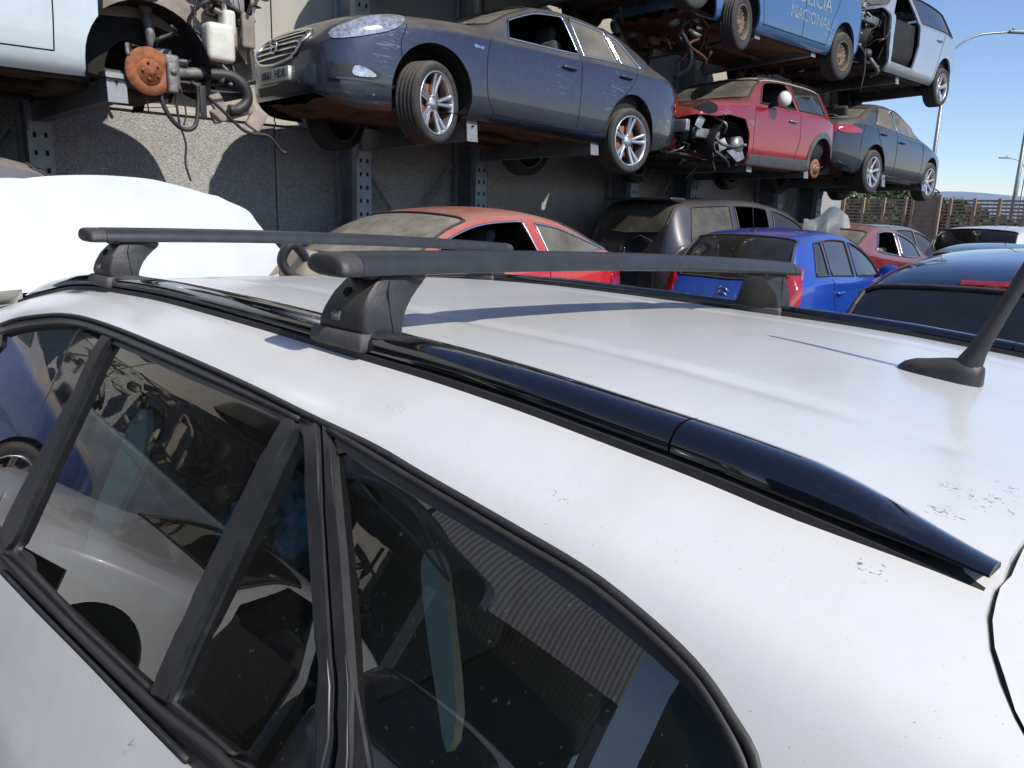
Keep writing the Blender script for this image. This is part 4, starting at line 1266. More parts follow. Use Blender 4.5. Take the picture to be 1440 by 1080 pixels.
la = ['arm at the far left, holding the wreck with the rusty disc', 'light-tipped arm ending right beside the rusty brake disc', 'arm whose tip shows behind the front wheel of the grey saloon',
      'arm whose tip shows just ahead of the rear wheel of the grey saloon', 'arm under the torn front end of the red hatchback', 'arm under the sill ahead of the rusty rear hub of the red hatchback',
      'arm beneath the tail of the dark saloon', 'arm between the two wheels of the dark saloon']
t1 = [.05, 1.68, 4.72, 6.40, 9.44, 10.97, 13.6, 15.3]
for x, xt, l, u_ in zip(UP, t1, la, UPR): arm(x, L1-.03, xt, l, u_)
lb_ = ['upper arm at the far left above the wreck', 'upper arm above the wreck with the rusty disc', 'upper arm above the bonnet of the grey saloon', 'upper arm above the tail of the grey saloon',
       'upper arm just behind the front wheel of the blue car', 'upper arm just ahead of the rear wheel of the blue car', 'upper arm below the stripped front of the silver car', 'upper arm ahead of the rear wheel of the silver car']
t2 = [.05, 1.60, 4.72, 6.42, 9.34, 10.80, 13.62, 15.05]
for x, xt, l, u_ in zip(UP, t2, lb_, UPR): arm(x, L2-.03, xt, l, u_)
def brace(x0, x1, i, z0=.35, z1=2.2):
    for (a, b_, lb2) in ((x0, x1, 'rising to the left'), (x1, x0, 'rising to the right')):
        bm = bmesh.new(); y = 8.14 if a < b_ else 8.17
        tube(bm, [(a, y, z1), (b_, y, z0)], .028, 4)
        tag(mkobj('cross_brace', bm, M['steel'], smooth=False), 'flat steel brace %s %s' % (lb2, ['between the uprights behind the red coupe', 'between the uprights under the red hatchback', 'between the uprights at the wall end', 'between the uprights at the far left'][i]), 'brace', 'cross braces of the racks')
brace(4.9, 6.3, 0); brace(9.6, 10.85, 1); brace(13.9, 15.1, 2); brace(.2, 1.45, 3)
# ---- fence at the right
M['brown'] = plain('brown_slats', (.36,.24,.17), .75, var=.25, scale=3)
fen = empty('slatted_fence', (22, 5, 0)); tag(fen, 'brown slatted fence with upright posts under the trees at the right', 'fence')
ys_ = [-3+.56*i for i in range(26)]
for i in range(len(ys_)-1):
    y = ys_[i]; z0 = .25; zt = 2.33
    bm = bmesh.new()
    for k in range(24):
        z = z0+.05+(zt-z0-.08)*k/23
        bx(bm, (0, y+.28-5, z), (.02, .50, .050))
    for k in range(3): bx(bm, (.02, y+.14+.14*k-5, (z0+zt)/2), (.012, .012, zt-z0))
    mkobj('slat_panel', bm, M['brown'], fen, smooth=False)
    bm = bmesh.new(); bx(bm, (-.02, y-5, 1.18), (.09, .075, 2.36)); mkobj('post', bm, M['brown'], fen, smooth=False)
pn = empty('boarded_panel', (21.9, 0, 0)); 
py0 = 22*math.tan(R(90)-math.atan2(1,1)*0-R(0)) if False else 0
bm = bmesh.new(); bx(bm, (0, 8.2, 1.3), (.04, .62, 2.2)); 
for k in range(16): bx(bm, (-.03, 8.2, .3+.135*k), (.02, .62, .03))
mkobj('board', bm, M['brown'], pn, smooth=False)
bm = bmesh.new()
for dy in (-.33, .33): bx(bm, (-.02, 8.2+dy, 1.22), (.09, .07, 2.44))
mkobj('frame', bm, M['brown'], pn, smooth=False); tag(pn, 'solid brown boarded panel standing in front of the fence, beside its gap', 'fence panel')
sg = empty('notice_board', (24, 12.6, 0)); bm = bmesh.new(); tube(bm, [(0,0,0),(0,0,2.75)], .03, 8); mkobj('post', bm, M['metal'], sg)
bm = bmesh.new(); rbox(bm, (0,0,2.62), (.03,.34,.5), .01); mkobj('board', bm, plain('sign_white', (.7,.7,.7), .5), sg); tag(sg, 'small white notice on a post above the fence, under the dark saloon', 'sign')
# ---- lamp posts
def street_lamp(base, H, arm_, yaw, lab, lean=0):
    r = empty('street_lamp', base, (0, 0, yaw)); tag(r, lab, 'street lamp', 'tall street lamps beyond the fence')
    bm = bmesh.new(); tube(bm, [(0,0,0), (0,0,H*.5), (0,0,H)], .06, 10, rs=[.10, .075, .05]); mkobj('pole', bm, M['metal'], r)
    bm = bmesh.new(); tube(bm, cr([(0,0,H-.02), (arm_*.12,0,H+.45), (arm_*.45,0,H+.85), (arm_,0,H+1.0)], 6), .035, 8); mkobj('arm', bm, M['metal'], r)
    bm = bmesh.new(); rbox(bm, (arm_+.25, 0, H+1.0), (.62, .20, .09), .03); tube(bm, [(arm_+.1,0,H+1.04),(arm_+.1,0,H+1.12)], .05, 8); mkobj('lamp_head', bm, M['steel'], r)
street_lamp((29.96, 11.2, 0), 7.2, 2.0, R(-42), 'curved-arm street lamp rising behind the silver wreck on the upper rack')
street_lamp((30.8, 8.72, 0), 5.75, 1.4, R(-42), 'thin street lamp post near the right edge, above the white car')
street_lamp((60, 16.6, 0), 5.2, 1.2, R(130), 'distant street lamp between the white car and the right edge')
# ---- hills and bushes
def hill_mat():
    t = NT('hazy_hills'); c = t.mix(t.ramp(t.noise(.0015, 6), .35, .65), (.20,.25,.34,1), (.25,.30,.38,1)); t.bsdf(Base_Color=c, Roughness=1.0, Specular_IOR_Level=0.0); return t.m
bm = bmesh.new(); prev = None
for i in range(90):
    an = R(42.4-40+i*1.0); d = 7000
    h = 130+170*max(0, math.sin((an-R(58))*7))*1+80*noise.noise(Vector((i*.11, 2, 0)))+30*noise.noise(Vector((i*.5, 5, 0)))
    h = max(40, h); x, y = math.sin(an), math.cos(an)
    r_ = [bm.verts.new((x*d, y*d, -5)), bm.verts.new((x*(d+500), y*(d+500), h*.6)), bm.verts.new((x*(d+1200), y*(d+1200), h))]
    if prev:
        for k in range(2): bm.faces.new((prev[k], r_[k], r_[k+1], prev[k+1]))
    prev = r_
tag(mkobj('hills', bm, hill_mat()), 'hazy blue hills on the horizon', kind='structure')
M['leaf'] = plain('leaf', (.075,.105,.028), .7, var=.45, scale=1.5)
M['leafdark'] = plain('leaf_dark', (.035,.055,.018), .8, var=.4, scale=1.5)
M['bark'] = plain('bark', (.10,.07,.05), .9, var=.3)
def tree(loc_, h, w_, seed, lab):
    rnd = random.Random(seed); r = empty('tree', loc_); tag(r, lab, 'tree', 'trees beyond the fence')
    bm = bmesh.new(); tube(bm, cr([(0,0,0), (.05,.03,h*.3), (-.04,0,h*.6)], 4), .1, 8, rs=[.13-.011*i for i in range(9)])
    for k in range(6):
        a = rnd.uniform(0, 6.28); p0 = Vector((0,0,h*rnd.uniform(.25, .5))); p1 = p0+Vector((math.cos(a)*w_*.35, math.sin(a)*w_*.35, h*.28)); tube(bm, [p0, (p0+p1)/2+Vector((0,0,.1)), p1], .04, 5, rs=[.05,.035,.015])
    mkobj('trunk', bm, M['bark'], r)
    bm = bmesh.new(); cl = []
    for k in range(26):
        a = rnd.uniform(0, 6.28); q = rnd.random()**.5; cl.append((Vector((math.cos(a)*w_*.45*q, math.sin(a)*w_*.45*q, h*(.45+.5*rnd.random()*(1-q*.45)))), rnd.uniform(.22, .42)*w_*.42, rnd.random()))
    for c_, rr, sh in cl:
        for k in range(190):
            d = Vector((rnd.gauss(0,1), rnd.gauss(0,1), rnd.gauss(0,1))).normalized()*rr*rnd.uniform(.55, 1.08); p = c_+d; s = rnd.uniform(.05, .11)
            t1_ = Vector((rnd.uniform(-1,1), rnd.uniform(-1,1), rnd.uniform(-1,1))).normalized(); t2_ = t1_.cross(Vector((rnd.uniform(-1,1), rnd.uniform(-1,1), rnd.uniform(-1,1)))).normalized()
            f = bm.faces.new([bm.verts.new(p+t1_*s), bm.verts.new(p+t2_*s*.6), bm.verts.new(p-t1_*s), bm.verts.new(p-t2_*s*.6)]); f.material_index = 0 if sh > .35 else 1
    mkobj('crown', bm, [M['leaf'], M['leafdark']], r, smooth=False)
pos = [(1205,2.9,3.6),(1232,3.0,4.2),(1262,3.0,3.8),(1290,2.75,2.4),(1322,2.75,2.2),(1352,2.65,2.4),(1376,2.1,3),(1400,2.0,3),(1430,2.0,3)]
labs = ['leftmost green bush above the fence, next to the wall end', 'rounded green tree beneath the rear of the dark saloon', 'green tree under the middle of the dark saloon', 'low tree behind the boarded panel',
        'small bright green tree below the front wheel of the dark saloon', 'rounded tree top just right of the dark saloon', 'shrub showing through the slats under the lamp post', 'shrub behind the slats above the white car', 'shrub behind the slats at the right edge']
for i, (px, h, w_) in enumerate(pos):
    r_ = pray(px, 290); r_ = r_/math.hypot(r_.x, r_.y)*30; tree((r_.x, r_.y, 0), h, w_, i+3, labs[i])
# ================================================================ car shapes
def sx(tab, f): return [(a*f, b) for a, b in tab]
def stretch(sp, f):
    for k in ('top', 'belt', 'bot', 'plan'): sp[k] = sx(sp[k], f)
    for k in ('L', 'xf', 'xr'): sp[k] *= f
    return sp
def base(kind):
    if kind == 'saloon':
        return dict(L=4.68, W=.925, top=[(0,.64),(.12,.74),(.45,.84),(1.1,.96),(1.42,1.02),(1.95,1.31),(2.3,1.43),(2.75,1.475),(3.2,1.45),(3.7,1.31),(4.15,1.13),(4.4,1.08),(4.6,1.05),(4.68,.97)],
            belt=[(0,.58),(.3,.72),(1,.86),(1.5,.93),(2.5,.965),(3.5,1.01),(4.2,1.02),(4.68,.90)], bot=[(0,.32),(.25,.22),(1,.2),(3.8,.22),(4.4,.28),(4.68,.40)],
            plan=[(0,.66),(.08,.77),(.25,.87),(.6,.955),(1.2,1),(3.4,1),(4.1,.95),(4.45,.87),(4.68,.74)], xf=.94, xr=3.59, Rw=.345, cabin=(1.45, 3.75), shield=(1.50, 2.18), backlight=(3.28, 4.02))
    if kind == 'hatch':    # supermini, upright tail
        return dict(L=3.85, W=.84, top=[(0,.66),(.1,.78),(.4,.88),(.95,1.0),(1.15,1.06),(1.75,1.40),(2.1,1.49),(2.6,1.52),(3.1,1.49),(3.4,1.43),(3.6,1.22),(3.75,.98),(3.85,.80)],
            belt=[(0,.6),(.3,.76),(.9,.90),(1.3,.97),(2.2,1.0),(3.2,1.03),(3.6,1.0),(3.85,.72)], bot=[(0,.30),(.25,.2),(.9,.18),(3.0,.19),(3.6,.26),(3.85,.36)],
            plan=[(0,.66),(.08,.78),(.25,.88),(.6,.965),(1.1,1),(2.9,1),(3.4,.95),(3.7,.87),(3.85,.76)], xf=.74, xr=3.18, Rw=.30, cabin=(1.15, 3.45), shield=(1.22, 1.92), backlight=(3.36, 3.74))
    if kind == 'mini':
        return dict(L=3.65, W=.84, top=[(0,.66),(.08,.80),(.3,.90),(.9,.98),(1.08,1.01),(1.5,1.28),(1.75,1.37),(2.3,1.405),(3.0,1.39),(3.28,1.35),(3.45,1.16),(3.58,.95),(3.65,.78)],
            belt=[(0,.6),(.25,.80),(.9,.90),(1.3,.93),(2.2,.94),(3.2,.95),(3.5,.90),(3.65,.68)], bot=[(0,.30),(.25,.19),(.9,.17),(2.9,.18),(3.4,.24),(3.65,.34)],
            plan=[(0,.68),(.08,.82),(.22,.92),(.5,.985),(1.0,1),(2.8,1),(3.3,.96),(3.55,.88),(3.65,.78)], xf=.74, xr=3.08, Rw=.30, cabin=(1.1, 3.3), shield=(1.12, 1.60), backlight=(3.22, 3.5))
    if kind == 'coupe':
        return dict(L=4.45, W=.92, top=[(0,.62),(.12,.74),(.45,.85),(1.05,.99),(1.3,1.05),(2.0,1.36),(2.4,1.45),(2.85,1.475),(3.3,1.43),(3.7,1.31),(4.0,1.17),(4.25,1.06),(4.38,.95),(4.45,.82)],
            belt=[(0,.58),(.3,.74),(.95,.89),(1.4,.95),(2.4,.985),(3.3,1.06),(3.9,1.12),(4.25,1.0),(4.45,.74)], bot=[(0,.30),(.25,.2),(.95,.18),(3.6,.2),(4.2,.27),(4.45,.38)],
            plan=[(0,.62),(.08,.75),(.25,.86),(.6,.95),(1.1,1),(3.3,1),(3.9,.96),(4.25,.86),(4.45,.72)], xf=.93, xr=3.62, Rw=.33, cabin=(1.3, 3.9), shield=(1.38, 2.2), backlight=(3.45, 4.1))
    if kind == 'suv':
        return dict(L=4.55, W=.92, top=[(0,.74),(.1,.90),(.4,1.02),(1.05,1.14),(1.3,1.20),(1.95,1.60),(2.3,1.70),(2.9,1.75),(3.6,1.73),(4.2,1.67),(4.36,1.50),(4.5,1.15),(4.55,.9)],
            belt=[(0,.66),(.3,.86),(1,1.0),(1.5,1.07),(2.5,1.10),(3.8,1.15),(4.3,1.14),(4.55,.86)], bot=[(0,.38),(.25,.27),(1,.24),(3.6,.25),(4.2,.32),(4.55,.45)],
            plan=[(0,.68),(.08,.80),(.25,.9),(.6,.97),(1.2,1),(3.8,1),(4.25,.97),(4.45,.91),(4.55,.82)], xf=.9, xr=3.6, Rw=.35, cabin=(1.3, 4.2), shield=(1.4, 2.1), backlight=(4.17, 4.47))
    if kind == 'mpv':
        return dict(L=4.2, W=.88, top=[(0,.72),(.1,.86),(.4,.98),(.9,1.10),(1.05,1.15),(1.8,1.53),(2.2,1.61),(2.8,1.64),(3.4,1.60),(3.85,1.50),(4.02,1.25),(4.14,1.0),(4.2,.82)],
            belt=[(0,.62),(.3,.82),(.9,.97),(1.3,1.03),(2.2,1.05),(3.4,1.08),(3.9,1.05),(4.2,.78)], bot=[(0,.32),(.25,.22),(.9,.2),(3.3,.21),(3.9,.28),(4.2,.38)],
            plan=[(0,.66),(.08,.78),(.25,.88),(.6,.96),(1.1,1),(3.3,1),(3.85,.96),(4.1,.88),(4.2,.76)], xf=.82, xr=3.45, Rw=.32, cabin=(1.1, 3.9), shield=(1.15, 1.95), backlight=(3.82, 4.12))
def win(sp, x0b, x0t, x1t, x1b, up=.110, dn=.03, **k):
    top, belt = pchip(sp['top']), pchip(sp['belt']); P = []
    n = 8
    for i in range(n+1): x = x0b+(x1b-x0b)*i/n; P.append((x, belt(x)+dn))
    for i in range(n+1):
        x = x1t+(x0t-x1t)*i/n; P.append((x, max(top(x)-up, belt(x)+dn+.01)))
    # round the pillar side
    if x0t-x0b > .25:
        for i in range(1, 6):
            x = x0t+(x0b-x0t)*i/6; P.append((x, max(top(x)-up, belt(x)+dn+.004)))
    d = dict(p=P); d.update(k); return d
def place(X, Y, z, rz=0, pitch=0, rollx=0): return dict(loc=(X, Y, z), rot=(R(rollx), R(pitch), R(rz)))
def empty_windows_shell(): pass
# ---------------- grey saloon on the lower rack
sp = base('saloon')
sp['top'] = [(0,.70),(.10,.82),(.45,.94),(1.1,1.03),(1.42,1.065)]+sp['top'][5:]
sp['belt'] = [(0,.62),(.3,.80),(1,.90)]+sp['belt'][3:]
sp['bot'] = [(0,.24),(.25,.15),(.7,.16),(1.3,.2),(3.8,.22),(4.4,.28),(4.68,.40)]
M['greyblue'] = paint('grey_blue_metallic', (.038,.047,.072), .62, .55, .30, scuff=[(.50,-.9,.66,.42),(3.3,-.93,.72,.5),(4.3,-.85,.55,.5),(2.45,-.93,.68,.35)])
sp.update(paint=M['greyblue'], trim=M['chrome'], trimr=.010,
    windows=[win(sp, 1.78, 2.12, 2.62, 2.72, open=True, side=-1), win(sp, 1.78, 2.12, 2.62, 2.72, side=1), win(sp, 2.80, 2.72, 3.22, 3.34, m=M['glassdusty']), win(sp, 3.38, 3.26, 3.42, 3.72, m=M['glassdusty'])],
    seams=[[(1.55,.93),(1.50,.75),(1.52,.45),(1.62,.28)],[(2.74,1.0),(2.74,.7),(2.74,.3)],[(3.66,1.06),(3.55,.85),(3.25,.55),(3.12,.32)],[(1.62,.28),(2.4,.27),(3.12,.3)],[(.66,.86),(.60,.70),(.61,.58)]],
    shield_m=M['glassdusty'], back_m=M['glassdusty'], handles=[(2.55,.84),(3.42,.90)], wheels=[(.94,-1,'twin5',R(20)),(.94,1,'twin5',R(20)),(3.59,-1,'twin5',0),(3.59,1,'twin5',0)], wd=.235, ra=.41, rim=.262, drop=-.07, under=M['underrust'])
sal, S_, bv_, ob_ = build_car('grey_saloon', sp, 'grey-blue saloon with scuffed bumper and open front window, on lower rack', 'car', 'wrecks on the cantilever racks', **place(3.26, 6.63, 2.295, 0, 2.2))
LN = [(-.83,.735),(-.80,.70),(-.62,.66),(-.46,.655),(-.47,.70),(-.60,.765),(-.76,.80)]
def lampunit(bv, pl, nm, root, axis='front', mat=None): return decal(bv, pl, axis, mat or M['lampclear'], root, nm, off=.008, depth=.03, d=.03)
# headlights on the wing, drawn in side view because they wrap round
decal(bv_, smoothpoly([(.07,.66),(.12,.75),(.40,.88),(.66,.92),(.55,.80),(.34,.715),(.14,.66)], 4), 'left', M['lampclear'], sal, 'headlight', off=.012, depth=.03, d=.03)
decal(bv_, smoothpoly([(.07,.66),(.12,.75),(.40,.88),(.66,.92),(.55,.80),(.34,.715),(.14,.66)], 4), 'right', M['lampclear'], sal, 'headlight', off=.012, depth=.03, d=.03)
grl = [(-.44,.68),(-.40,.60),(-.29,.525),(0,.495),(.29,.525),(.40,.60),(.44,.68),(.38,.755),(0,.785),(-.38,.755)]
decal(bv_, smoothpoly(grl, 4), 'front', M['black'], sal, 'grille', off=.010, depth=.03, d=.05)
for zz in (.545, .59, .635, .68, .725):
    decal(bv_, [(-.34,zz),(.34,zz),(.34,zz+.014),(-.34,zz+.014)], 'front', M['chrome'], sal, 'grille_bar', off=.024, depth=.012, d=.06)
bm = bmesh.new(); pts = []
for y, z in smoothpoly(grl, 4):
    h = bv_.ray_cast(Vector((-3,y,z)), Vector((1,0,0))); 
    if h[0]: pts.append(h[0]-Vector((.014,0,0)))
pts.append(pts[0]); tube(bm, pts, .012, 8, caps=False); mkobj('grille_surround', bm, M['chrome'], sal)
h = bv_.ray_cast(Vector((-3,0,.64)), Vector((1,0,0)))[0]
bm = bmesh.new(); lathe(bm, [(.050,-.008),(.062,-.008),(.062,.008),(.050,.008)], 'x', 28, c=h-Vector((.045,0,0)), closed=True); bx(bm, h-Vector((.048,0,0)), (.01,.10,.014), Matrix.Rotation(R(18),3,'X')); mkobj('emblem', bm, M['chrome'], sal, angle=40)
M['platewhite'] = plain('plate_white', (.62,.62,.60), .45, var=.08, dust=.1); M['platetext'] = plain('plate_text', (.02,.02,.02), .5)
decal(bv_, [(-.27,.355),(.27,.355),(.27,.46),(-.27,.46)], 'front', M['platewhite'], sal, 'number_plate', off=.030, depth=.02, d=.1)
h = bv_.ray_cast(Vector((-3,0,.407)), Vector((1,0,0)))[0]
text_mesh('0061', .098, M['platetext'], sal, 'plate_number', h+Vector((-.036,.115,0)), (0,-1,0), (0,0,1), .002)
text_mesh('HDB', .098, M['platetext'], sal, 'plate_letters', h+Vector((-.036,-.135,0)), (0,-1,0), (0,0,1), .002)
decal(bv_, [(-.40,.27),(.40,.27),(.38,.335),(-.38,.335)], 'front', M['black'], sal, 'lower_grille', off=.006, depth=.01, d=.05)
for s_ in ('left', 'right'):
    decal(bv_, smoothpoly([(.07,.36),(.08,.46),(.20,.475),(.42,.43),(.40,.385),(.25,.36)], 3), s_, M['black'], sal, 'fog_lamp_recess', off=.006, depth=.02, d=.03)
    decal(bv_, smoothpoly([(.21,.385),(.215,.455),(.29,.455),(.38,.415),(.36,.388)], 3), s_, M['lampclear'], sal, 'fog_lamp', off=.014, depth=.02, d=.02)
    decal(bv_, [(.06,.345),(.44,.345),(.52,.36),(.52,.372),(.42,.364),(.06,.360)], s_, M['greyblue'], sal, 'bumper_lip', off=.022, depth=.02, d=.03)
    decal(bv_, [(1.35,.80),(1.45,.80),(1.45,.83),(1.35,.83)], s_, M['chrome'], sal, 'side_badge', off=.004, depth=.01, d=.05)
    decal(bv_, smoothpoly([(4.45,.72),(4.52,.90),(4.60,.96),(4.66,.9),(4.66,.74),(4.58,.70)], 3), s_, M['lampred'], sal, 'tail_lamp', off=.010, depth=.02, d=.03)
# ---------------- dark saloon, tail towards us
sp = stretch(base('saloon'), .905); sp['L']
M['darknavy'] = paint('dark_blue_metallic', (.022,.032,.050), .60, .5, .30)
sp.update(paint=M['darknavy'], trim=M['chrome'], trimr=.010,
    windows=[win(sp, 1.62, 1.92, 2.38, 2.46, m=M['glassdusty']), win(sp, 2.54, 2.46, 2.98, 3.25, m=M['glassdusty'])],
    seams=[[(1.40,.93),(1.36,.75),(1.38,.45),(1.48,.28)],[(2.50,1.0),(2.50,.7),(2.50,.3)],[(3.30,1.06),(3.2,.85),(2.95,.55),(2.83,.32)],[(1.48,.28),(2.2,.27),(2.83,.3)],[(3.62,1.02),(3.72,.80),(3.74,.55)]],
    shield_m=M['glassdusty'], back_m=M['glassdusty'], handles=[(2.30,.84),(3.05,.90)], wheels=[(sp['xf'],-1,'multi7',0),(sp['xf'],1,'multi7',0),(sp['xr'],-1,'multi7',0),(sp['xr'],1,'multi7',0)], wd=.22, ra=.385, rim=.235, drop=-.05)
dk, S2, bv2, ob2 = build_car('dark_saloon', sp, 'dark blue saloon with dusty boot and red tail lamps, right end of lower rack', 'car', 'wrecks on the cantilever racks', **place(16.42, 6.74, 2.12, 180, -1.0))
for s_ in ('left', 'right'):
    decal(bv2, smoothpoly([(3.76,.87),(3.86,.93),(4.04,.955),(4.18,.94),(4.20,.86),(4.05,.83)], 4), s_, M['lampred'], dk, 'tail_lamp', off=.012, depth=.03, d=.03)
decal(bv2, smoothpoly([(-.68,.84),(-.66,.94),(-.50,.955),(-.38,.92),(-.42,.85),(-.55,.83)], 4), 'rear', M['lampred'], dk, 'tail_lamp', off=.012, depth=.03, d=.04)
decal(bv2, smoothpoly([(.68,.84),(.66,.94),(.50,.955),(.38,.92),(.42,.85),(.55,.83)], 4), 'rear', M['lampred'], dk, 'tail_lamp', off=.012, depth=.03, d=.04)
decal(bv2, [(-.7,.46),(.7,.46),(.68,.49),(-.68,.49)], 'rear', M['black'], dk, 'bumper_line', off=.004, depth=.01, d=.06)
bm = bmesh.new(); rbox(bm, (4.06, 0, 1.10), (.18, 1.15, .03), .012); mkobj('boot_spoiler', bm, M['darknavy'], dk, angle=40)
# ---------------- red hatchback, torn front
sp = base('mini')
M['redpaint'] = paint('red_paint', (.30,.008,.012), .34, .2, .24, scuff=[(1.15,-.84,.72,.42),(.55,-.8,.78,.35)])
M['greyclad'] = plain('grey_cladding', (.085,.09,.10), .6, dust=.25)
M['cream'] = paint('cream_roof', (.60,.58,.52), .4)
sp.update(paint=M['redpaint'], trim=M['black'],
    windows=[win(sp, 1.38, 1.60, 2.22, 2.30, open=True, side=-1, up=.10), win(sp, 1.38, 1.60, 2.22, 2.30, side=1, up=.10), win(sp, 2.40, 2.34, 3.12, 3.18, m=M['glassblue'], up=.10)],
    cuts=[dict(p=[(-.05,.1),(-.05,.66),(.12,.70),(.40,.70),(.62,.74),(.98,.72),(1.10,.55),(1.12,.1)])],
    seams=[[(1.22,.93),(1.20,.6),(1.22,.3)],[(2.36,.95),(2.38,.6),(2.28,.3)],[(1.22,.3),(2.28,.3)]],
    panels=[dict(n='roof_panel', m=M['cream'], p=[(9,9)]*3)] if False else [], shield_m=M['glassdusty'], handles=[(2.15,.80)], handle_m=M['chrome'],
    wheels=[(3.08,-1,'hub',0),(.74,1,'steel',0),(3.08,1,'steel',0)], ra=.36, drop=-.06)
mini, S3, bv3, ob3 = build_car('red_hatchback', sp, 'small red hatchback with cream roof and torn-off front corner, on the lower rack', 'car', 'wrecks on the cantilever racks', **place(8.08, 6.54, 2.16, 0, 0))
decal(bv3, [(1.62,-.60),(1.62,.60),(3.24,.58),(3.24,-.58)], 'top', M['cream'], mini, 'roof_skin', off=.006, depth=.01, d=.12)
for s_ in ('left', 'right'):
    arcp = [(3.08+.44*math.cos(a), .30+.44*math.sin(a)) for a in [R(-8+14*i) for i in range(15)]]+[(3.08+.365*math.cos(a), .30+.365*math.sin(a)) for a in [R(188-14*i) for i in range(15)]]
    decal(bv3, arcp, s_, M['greyclad'], mini, 'arch_trim', off=.012, depth=.02, d=.05)
    decal(bv3, [(1.14,.19),(2.74,.20),(2.74,.33),(1.14,.31)], s_, M['greyclad'], mini, 'sill_trim', off=.012, depth=.02, d=.06)
decal(bv3, [(.60+.17*math.cos(i*.3491), -.52+.13*math.sin(i*.3491)) for i in range(18)], 'top', M['hole'], mini, 'headlight_opening', off=.004, depth=.006, d=.03)
decal(bv3, [(.26+.14*math.cos(i*.3491), .80+.085*math.sin(i*.3491)) for i in range(18)], 'left', M['hole'], mini, 'headlight_opening', off=.005, depth=.006, d=.02)
decal(bv3, [(-.40,.70),(.40,.70),(.42,.79),(-.42,.79)], 'front', M['hole'], mini, 'grille_opening', off=.006, depth=.01, d=.05)
rnd = random.Random(11); bm = bmesh.new()
junk(bm, rnd, (.12,-.74,.24), (.95,.7,.62), 120, .13); rbox(bm, (-.03,-.1,.56), (.08,1.20,.14), .02, None, 2); rbox(bm, (.45,-.62,.5), (.5,.1,.12), .02, None, 2)
rbox(bm, (.3,0,.23), (.7,1.25,.03), .01, None, 1)
v = [bm.verts.new(p) for p in ((.55,-.88,.30),(.78,-.90,.18),(1.0,-.86,.24),(.98,-.80,.40),(.80,-.82,.34))]; f = bm.faces.new(v); f.material_index = 2
tube(bm, [(.88,-.84,.40),(.88,-.72,.40)], .10, 20, 2); tube(bm, cr([(.4,-.7,.35),(.6,-.84,.2),(.75,-.8,.12)], 4), .02, 8, 1)
mkobj('exposed_machinery', bm, [M['castmetal'], M['black'], M['metal']], mini, angle=40)
bm = bmesh.new(); bmesh.ops.create_uvsphere(bm, u_segments=20, v_segments=12, radius=1)
for v in bm.verts: v.co = Vector((1.62+v.co.x*.11, -.98+v.co.y*.08, 1.02+v.co.z*.10))
mkobj('mirror', bm, plain('mirror_white', (.72,.70,.64), .3, var=.05), mini)
bm = bmesh.new(); tube(bm, [(1.60,-.80,.95),(1.61,-.93,.97)], .022, 8); mkobj('mirror_stalk', bm, M['black'], mini)
# ---------------- blue people carrier, upper rack
sp = base('mpv')
M['policeblue'] = paint('faded_blue', (.035,.12,.27), .5, .0, .38, scuff=[(1.95,-.88,.78,.75),(3.0,-.88,.5,.5)])
sp.update(paint=M['policeblue'], windows=[win(sp, 1.35, 1.85, 2.15, 2.2), win(sp, 2.3, 2.25, 3.1, 3.2), win(sp, 3.28, 3.2, 3.6, 3.7)],
    seams=[[(1.25,1.0),(1.22,.6),(1.3,.28)],[(2.25,1.0),(2.25,.7),(2.25,.3)],[(3.2,1.06),(3.15,.85),(3.0,.6),(2.93,.32)],[(1.3,.3),(2.93,.31)]],
    wheels=[(.82,-1,'steel',R(12)),(.82,1,'steel',R(12)),(3.45,-1,'steel',0),(3.45,1,'steel',0)], drop=-.08, under=M['underrust'], wd=.2, ra=.37, rim=.20, cuts=[dict(p=[(-.05,.1),(-.05,.6),(.3,.55),(.42,.1)])])
pol, S4, bv4, ob4 = build_car('blue_people_carrier', sp, 'faded blue people carrier with rusty steel wheels and white lettering, on the upper rack', 'car', 'wrecks on the cantilever racks', **place(8.0, 6.58, 3.74, 0, 0))
M['lettering'] = plain('faded_white_lettering', (.52,.56,.60), .6, var=.35, scale=25)
for txt, x, z, s_ in (('POLICIA', 2.42, .80, .29), ('NACIONAL', 2.42, .56, .21)):
    o_ = text_mesh(txt, s_, M['lettering'], pol, 'door_lettering', (0,0,0), (1,0,0), (0,0,1), .001)
    for v in o_.data.vertices:
        p = Vector((v.co.x+x, 0, v.co.z+z)); h = bv4.ray_cast(Vector((p.x, -3, p.z)), Vector((0,1,0)))
        v.co = Vector((p.x, (h[0].y if h[0] else -.88)-.004, p.z))
rnd = random.Random(4); bm = bmesh.new(); junk(bm, rnd, (.0,-.6,.0), (.7,.7,.5), 70, .15)
tube(bm, cr([(.1,-.4,.2),(.3,-.5,-.12),(.35,-.45,-.3),(.3,-.3,-.42)], 5), .03, 8, 1); tube(bm, cr([(.0,.5,.3),(.1,.4,.05),(.15,.3,-.1)], 5), .05, 8, 0)
mkobj('hanging_parts', bm, [M['castmetal'], M['black'], M['underrust']], pol, angle=40)
